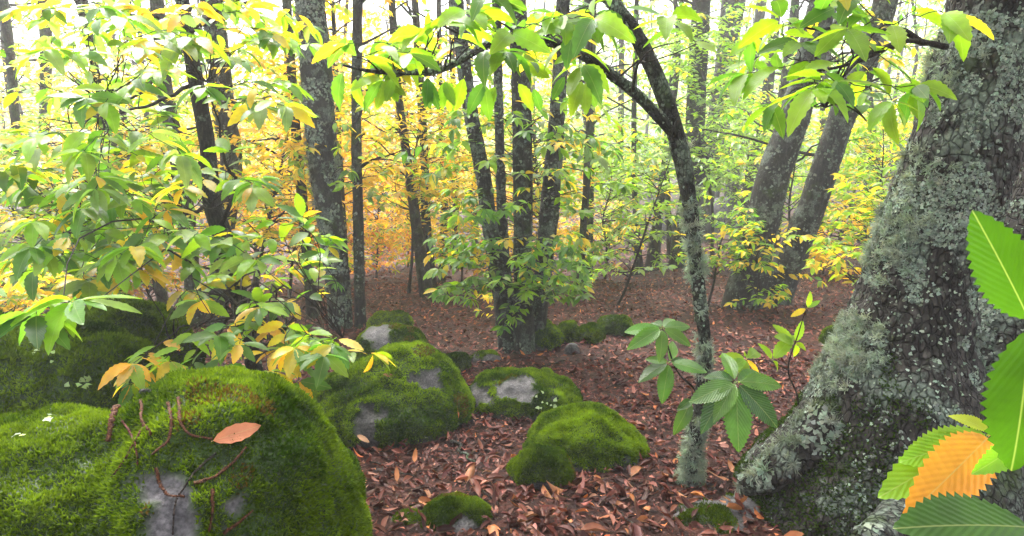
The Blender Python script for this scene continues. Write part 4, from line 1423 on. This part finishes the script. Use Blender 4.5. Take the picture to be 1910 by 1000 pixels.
# far wood: slender trees one can tell apart only by their place
for k in range(95):
    Y = 17 + 55 * (k / 95) ** 1.25 + R.uniform(-1, 1)
    px = R.uniform(-120, 2030)
    x = (px - 955) / FPX * Y
    g = np.array([x, Y, float(height(x, Y))])
    H = R.uniform(10, 15)
    top = g + np.array([R.gauss(0, .5), R.gauss(0, .5), H])
    P = catmull(bend(g - [0, 0, .1], top, 0, .012, 4), 24)
    r0 = R.uniform(.07, .16)
    rr = np.linspace(r0, .02, 24)
    side = px < 1000
    wts = R.choice([YELLOW, MIXED, {'Y': 4, 'YG': 4}]) if side else R.choice([LIME, LIME, MIXED, {'YG': 5, 'PG': 4}])
    root = thing('slender_tree', g, 'slender forest tree with thin straight trunk far back in the misty wood', 'tree', 'slender trees far back in the mist')
    V, F = tube(P, rr, 8)
    link('trunk', make_mesh('trunk', V - g, F, M_BARK_POLE), root)
    LV, tw = Leaves(), Parts()
    lf = .16 + .004 * (Y - 17)
    crown(LV, tw, P, rr, 2.0, 8, 16 if Y < 45 else 9, 2.3, lf, wts, .2, (.6, 1.2), 5)
    crown(LV, tw, P, rr, 6, H, 7, 2.6, lf * 1.3, wts, .28, (.8, 1.5), 5)
    tw.build('branch', M_TWIG, root, g)
    LV.mesh(T_FAR, M_LEAF_S, g, 'foliage', root)

# the wood beyond reads as one mass
LV = Leaves()
for _ in range(34000):
    Y = R.uniform(48, 98)
    px = R.uniform(-250, 2160)
    x = (px - 955) / FPX * Y
    z = float(0.05 - .12 * Y + .6 * softp((Y - 30) / 6)) + R.uniform(0, 1) ** 1.15 * (10 + 2.5 * math.sin(px * .012) + (4 if px > 1000 else 0))
    LV.add(np.array([x, Y, z]), rv(1) * [1, 1, .4], ZUP + rv(.7), R.uniform(.6, 1.15), pal(YELLOW if R.random() < (.6 if px < 1000 else .15) else {'YG': 4, 'PG': 4, 'G': 2}))
o = LV.mesh(T_FAR, M_LEAF_S, np.zeros(3), 'far_wood', None)
tag(o, 'far pale mass of misty foliage closing the wood', 'foliage')

#@@LITTER
# ------------------------------------------------------------------ leaf litter
DRY = [((0.085, 0.026, 0.018), 7), ((0.14, 0.045, 0.028), 6), ((0.24, 0.09, 0.055), 2.6), ((0.045, 0.014, 0.010), 6), ((0.42, 0.15, 0.04), .8), ((0.34, 0.17, 0.11), .8)]
def dry_cols(n):
    w_ = np.array([d[1] for d in DRY], float)
    i = rng.choice(len(DRY), n, p=w_ / w_.sum())
    c = np.array([d[0] for d in DRY])[i] * np.array([1.0, .90, 1.0])
    return np.clip(c * rng.uniform(.7, 1.3, (n, 1)) * (1 + rng.normal(0, .06, (n, 3))), 0, .8)

def litter(y0, y1, dens, size, wide=1.75):
    area = wide / 2 * (y1 ** 2 - y0 ** 2)
    n = int(area * dens)
    y = np.sqrt(rng.uniform(y0 ** 2, y1 ** 2, n))
    x = (rng.random(n) - .5) * wide * y
    z = height(x, y)
    e = .05
    gx = (height(x + e, y) - z) / e
    gy = (height(x, y + e) - z) / e
    nr = norm(np.stack([-gx, -gy, np.ones(n)], -1))
    p = np.stack([x, y, z + rng.uniform(.004, .03, n)], -1)
    a = rng.uniform(0, 2 * math.pi, n)
    d = np.stack([np.cos(a), np.sin(a), rng.normal(0, .25, n)], -1)
    nn = nr + rng.normal(0, .38, (n, 3))
    fl = rng.random(n) < .3
    nn[fl] *= -1
    L = size * rng.uniform(.55, 1.35, n)
    return p, d, nn, L, dry_cols(n)

lv = Leaves()
p, d, nn, L, c = litter(1.2, 6.5, 360, .07)
lv.p, lv.d, lv.n, lv.L, lv.c = list(p), list(d), list(nn), list(L), list(c)
big = (p[:, 1] < 3.6) & (rng.random(len(p)) < .14)
L = np.where(big, L * 1.75, L)
c = np.where((big & (rng.random(len(p)) < .55))[:, None], np.array([[.34, .13, .055]]) * rng.uniform(.7, 1.4, (len(p), 1)), c)
lv.L, lv.c = list(L), list(c)
# the ones that show largest are things of their own
x, y, z = project(p)
vis = np.zeros(len(p))
cand = np.where((x > 5) & (x < 1905) & (y > 30) & (y < 995))[0]
sz = L * FPX / np.maximum(z, .2)
cand = cand[np.argsort(-sz[cand])]
pick = []
trees_ = list(BVH.values())
for i in cand:
    if len(pick) >= 300:
        break
    dv = Vector(p[i] + [0, 0, .01] - CAM)
    D_ = dv.length
    dv.normalize()
    if any((lambda h: h[0] is not None)(b.ray_cast(Vector(CAM), dv, D_ - .02)) for b in trees_):
        continue
    pick.append(i)
pick = np.array(pick)
rest = np.setdiff1d(np.arange(len(p)), pick)
fl = lv.objects(ME_DRY, np.zeros(3), 'fallen_leaf', None, pick)
for o in fl:
    r_, g_, b_, _ = o.color
    if r_ > .30 and b_ < .06:
        tag(o, 'bright orange fallen leaf in the litter between the boulders', 'leaf', 'orange fallen leaves between the boulders')
    elif r_ > .2:
        tag(o, 'pale tan fallen leaf in the litter between the boulders', 'leaf', 'tan fallen leaves between the boulders')
    else:
        tag(o, 'dark reddish brown fallen leaf in the litter between the boulders', 'leaf', 'brown fallen leaves between the boulders')
o = lv.mesh(T_DRY, M_DRY_S, np.zeros(3), 'leaf_litter', None, rest)
tag(o, 'carpet of reddish brown dead leaves over the near ground', 'leaf litter')
lv = Leaves()
for a_, b_, dn, s_ in [(1.3, 6.5, 650, .032), (6.5, 13, 240, .078), (13, 24, 60, .11), (24, 45, 10, .2)]:
    p, d, nn, L, c = litter(a_, b_, dn, s_)
    lv.p += list(p); lv.d += list(d); lv.n += list(nn); lv.L += list(L); lv.c += list(c)
o = lv.mesh(T_DRYFAR, M_DRY_S, np.zeros(3), 'leaf_litter', None)
tag(o, 'dead leaf scraps and leaves spread over the slope under the trees', 'leaf litter')

# leaves, catkins and sticks lying on the boulders
t_ = leaf_template(10, .36, .22, .06, .05, 0, .012, 5, .04)
ME_FLAT = make_mesh('fallen_leaf', t_[0], t_[1], M_DRY_O, luv=t_[2])
def leaf_on(label, px, py, ex, ey, L, colr, lab, lift=.012):
    q, n = hit(label, px, py)
    q2, n2 = hit(label, ex, ey)
    if q is None or q2 is None:
        return
    l = Leaves()
    l.add(q + n * lift, (q2 + n2 * lift) - (q + n * lift), n, L, colr)
    o = l.objects([ME_FLAT], np.zeros(3), 'fallen_leaf', None, np.arange(1))[0]
    tag(o, lab, 'leaf')
leaf_on(LA, 397, 825, 475, 803, .125, (.55, .20, .10), 'large salmon orange dead leaf lying on the catkin strewn boulder', .026)
leaf_on(LD, 852, 782, 852, 762, .085, (.55, .20, .05), 'small orange leaf stuck on the side of the broad boulder')
leaf_on(LD, 566, 790, 584, 782, .08, (.50, .22, .10), 'tan leaf at the sloping edge of the broad boulder')
leaf_on(LD, 664, 812, 688, 822, .10, (.60, .33, .20), 'pale folded leaf below the lower bare patch of the broad boulder')
leaf_on(LD, 716, 700, 735, 702, .08, (.45, .16, .09), 'reddish leaf near the top of the broad boulder')
leaf_on(LF, 1085, 905, 1105, 880, .1, (.5, .22, .12), 'curled tan leaf propped against the domed boulder')

def on_boulder(label, pts, r, name, lab, mat, group=None, n=80, bumpy=.3, lift=1.0, cat=None):
    Q = []
    for (a, b) in catmull(np.array([(u, v, 0) for u, v in pts], float), n)[:, :2]:
        q, nn_ = hit(label, a, b)
        if q is not None:
            Q.append(q + nn_ * (r * lift + .003))
    if len(Q) < 4:
        return
    Q = np.array(Q)
    Q[1:-1] = (Q[:-2] + Q[1:-1] + Q[2:]) / 3
    rad = r * (1 + bumpy * np.sin(np.arange(len(Q)) * 2.2)) * np.linspace(1, .6, len(Q))
    V, F = tube(Q, rad, 7, lambda P, t, a, r_: r_ * (1 + 1.8 * bumpy * vnoise(P * 420, 3)))
    og = Q.mean(0)
    o = link(name, make_mesh(name, V - og, F, mat), None, og)
    tag(o, lab, cat or name, group)
CK = 'brown catkin string draped over the near mossy boulder'
for pts in [[(315, 755), (322, 790), (318, 820), (300, 838), (285, 850)], [(335, 745), (338, 785), (355, 810), (397, 820)], [(362, 905), (400, 892), (430, 868), (458, 835)],
            [(292, 875), (298, 900), (315, 925), (345, 928)], [(415, 995), (440, 975), (470, 950)], [(265, 750), (268, 785), (280, 805), (282, 815)], [(397, 915), (394, 950), (388, 990)]]:
    on_boulder(LA, pts, .0042, 'catkin', CK, M_CATKIN, 'catkins on the near boulder', cat='catkin')
on_boulder(LA, [(222, 745), (218, 780), (212, 825)], .008, 'dead_twig', 'thick brown stub of dead twig standing on the near mossy boulder', M_CATKIN, cat='twig', lift=1.4)
on_boulder(LA, [(228, 742), (255, 736), (286, 733)], .006, 'dead_twig', 'short grey twig lying across the crest of the near mossy boulder', M_BARK_LICH, cat='twig')
on_boulder(LA, [(228, 780), (248, 812), (256, 840), (259, 870)], .003, 'dead_twig', 'thin reddish twig hanging straight down the near mossy boulder', M_BUR, cat='twig')
on_boulder(LA, [(275, 790), (258, 820), (235, 860), (212, 892)], .003, 'dead_twig', 'thin reddish twig slanting across another on the near mossy boulder', M_BUR, cat='twig')
on_boulder(LA, [(405, 845), (370, 875), (345, 910), (328, 940), (322, 998)], .0028, 'dead_twig', 'long dark thin twig crossing the bare patch of the near boulder', M_TWIG, cat='twig')

# pale lichen flecks and small round leaves on the rocks
def small_plant(label, px, py, lab, n, s, colr, spread):
    q, nn_ = hit(label, px, py)
    if q is None:
        return
    lv = Leaves()
    for _ in range(n):
        a, b = R.gauss(px, spread), R.gauss(py, spread * .6)
        q2, n2 = hit(label, a, b)
        if q2 is None:
            continue
        lv.add(q2 + n2 * .012, np.cross(n2, rv()), n2 + rv(.25), s * R.uniform(.6, 1.3), tuple(np.array(colr) * R.uniform(.8, 1.2)))
    if not lv.p:
        return
    root = thing('rock_plant', q, lab, 'plant')
    me = make_mesh('leaf', T_SCALE[0][0], T_SCALE[0][1], M_LEAF_O, luv=T_SCALE[0][2])
    lv.objects([me], q, 'leaf', root, np.arange(len(lv.p)))
small_plant(LB, 152, 712, 'tiny pale green round leaved plant on the low dark boulder', 12, .012, (.35, .5, .25), 12)
small_plant(LB, 60, 650, 'sparse pale round leaves along the crest of the low dark boulder', 6, .012, (.35, .5, .25), 25)
small_plant(LE, 1022, 756, 'tiny pale green round leaved plant on the granite crowned boulder', 9, .016, (.35, .5, .3), 12)
small_plant(LA, 95, 790, 'pale bluish lichen flecks on the catkin strewn boulder', 5, .008, (.26, .32, .32), 5)
small_plant(LA, 38, 820, 'single pale lichen dab near the catkin strewn boulder edge', 4, .007, (.26, .32, .32), 4)
small_plant(LF, 1198, 872, 'whitish lichen scrap on the lower side of the domed boulder', 5, .012, (.5, .58, .5), 5)

# chestnut burs
def bur_mesh():
    V, F = [], []
    bm = bmesh.new()
    bmesh.ops.create_icosphere(bm, subdivisions=2, radius=.6)
    V = [tuple(v.co) for v in bm.verts]
    F = [tuple(v.index for v in f.verts) for f in bm.faces]
    bm.free()
    for _ in range(300):
        d = norm(rv())
        s_ = norm(np.cross(d, rv())) * .035
        b = len(V)
        e = norm(d + rv(.25))
        V += [tuple(d * .55 + s_), tuple(d * .55 - s_), tuple(d * .55 + e * R.uniform(.3, .5))]
        F.append((b, b + 1, b + 2))
    return make_mesh('chestnut_bur', np.array(V), np.array(F), M_BUR, smooth=False)
BUR = bur_mesh()
for (px, py) in [(958, 985), (1002, 968), (694, 915), (668, 900), (1075, 935), (1012, 990), (715, 905), (1240, 935), (1060, 965), (880, 960), (760, 870)]:
    g = ground(px, py)
    o = link('chestnut_bur', BUR, None, g + [0, 0, .018])
    s = R.uniform(.028, .042)
    o.scale = (s, s, s * .8)
    o.rotation_euler = (R.uniform(0, 3), R.uniform(0, 3), R.uniform(0, 3))
    tag(o, 'dark red spiny empty chestnut bur in the leaf litter', 'chestnut bur', 'chestnut burs in the litter')

# sticks on the ground
for (x0, y0, x1, y1, r, lab, mt) in [
    (690, 870, 780, 900, .006, 'thin dark stick below the broad boulder', M_TWIG), (842, 832, 890, 872, .012, 'thick pale stick leaning by the foot of the broad boulder', M_BARK_LICH),
    (1170, 520, 1260, 505, .03, 'thick dead branch lying on the far slope', M_BARK_DARK), (930, 950, 870, 905, .005, 'slender forked stick by the flat mossy stone', M_TWIG),
    (1010, 690, 1080, 675, .009, 'brown stick in the litter below the row of mossy stones', M_BARK_POLE), (1130, 730, 1190, 705, .006, 'thin stick in the litter right of the granite crowned boulder', M_TWIG),
    (640, 950, 660, 870, .005, 'thin dark stick standing at the foot of the catkin strewn boulder', M_TWIG), (1150, 960, 1200, 1000, .005, 'dark stick in the litter before the domed boulder', M_TWIG)]:
    a, b = ground(x0, y0), ground(x1, y1)
    Q = bend(a, b, 0, .04, 5)
    Q = catmull(Q, 12)
    Q[:, 2] = height(Q[:, 0], Q[:, 1]) + r + .02
    V, F = tube(Q, np.linspace(r, r * .5, 12), 6)
    og = Q.mean(0)
    tag(link('fallen_stick', make_mesh('fallen_stick', V - og, F, mt), None, og), lab, 'stick')

# ------------------------------------------------------------------ the misty air
def haze(density):
    m, t = new_mat('mist')
    pv = N(t, 'ShaderNodeVolumePrincipled')
    pv.inputs['Color'].default_value = (0.95, 0.97, 1.0, 1)
    pv.inputs['Density'].default_value = density
    pv.inputs['Anisotropy'].default_value = 0.3
    out = N(t, 'ShaderNodeOutputMaterial')
    t.links.new(pv.outputs[0], out.inputs['Volume'])
    x, y0, y1, z0, z1 = 110, -30, 130, float(GV[:, 2].min()) - 1, 20
    V = np.array([(a, b, c) for c in (z0, z1) for b in (y0, y1) for a in (-x, x)])
    F = np.array([(0, 2, 3, 1), (4, 5, 7, 6), (0, 1, 5, 4), (2, 6, 7, 3), (0, 4, 6, 2), (1, 3, 7, 5)])
    o = link('haze', make_mesh('haze', V, F, m, smooth=False), kind='stuff')
    tag(o, 'pale mist hanging between the trees', 'mist')
haze(0.0036)
print('verts', sum(len(m.vertices) for m in bpy.data.meshes), 'tris', sum(len(m.polygons) for m in bpy.data.meshes), 'objs', len(sc.objects))
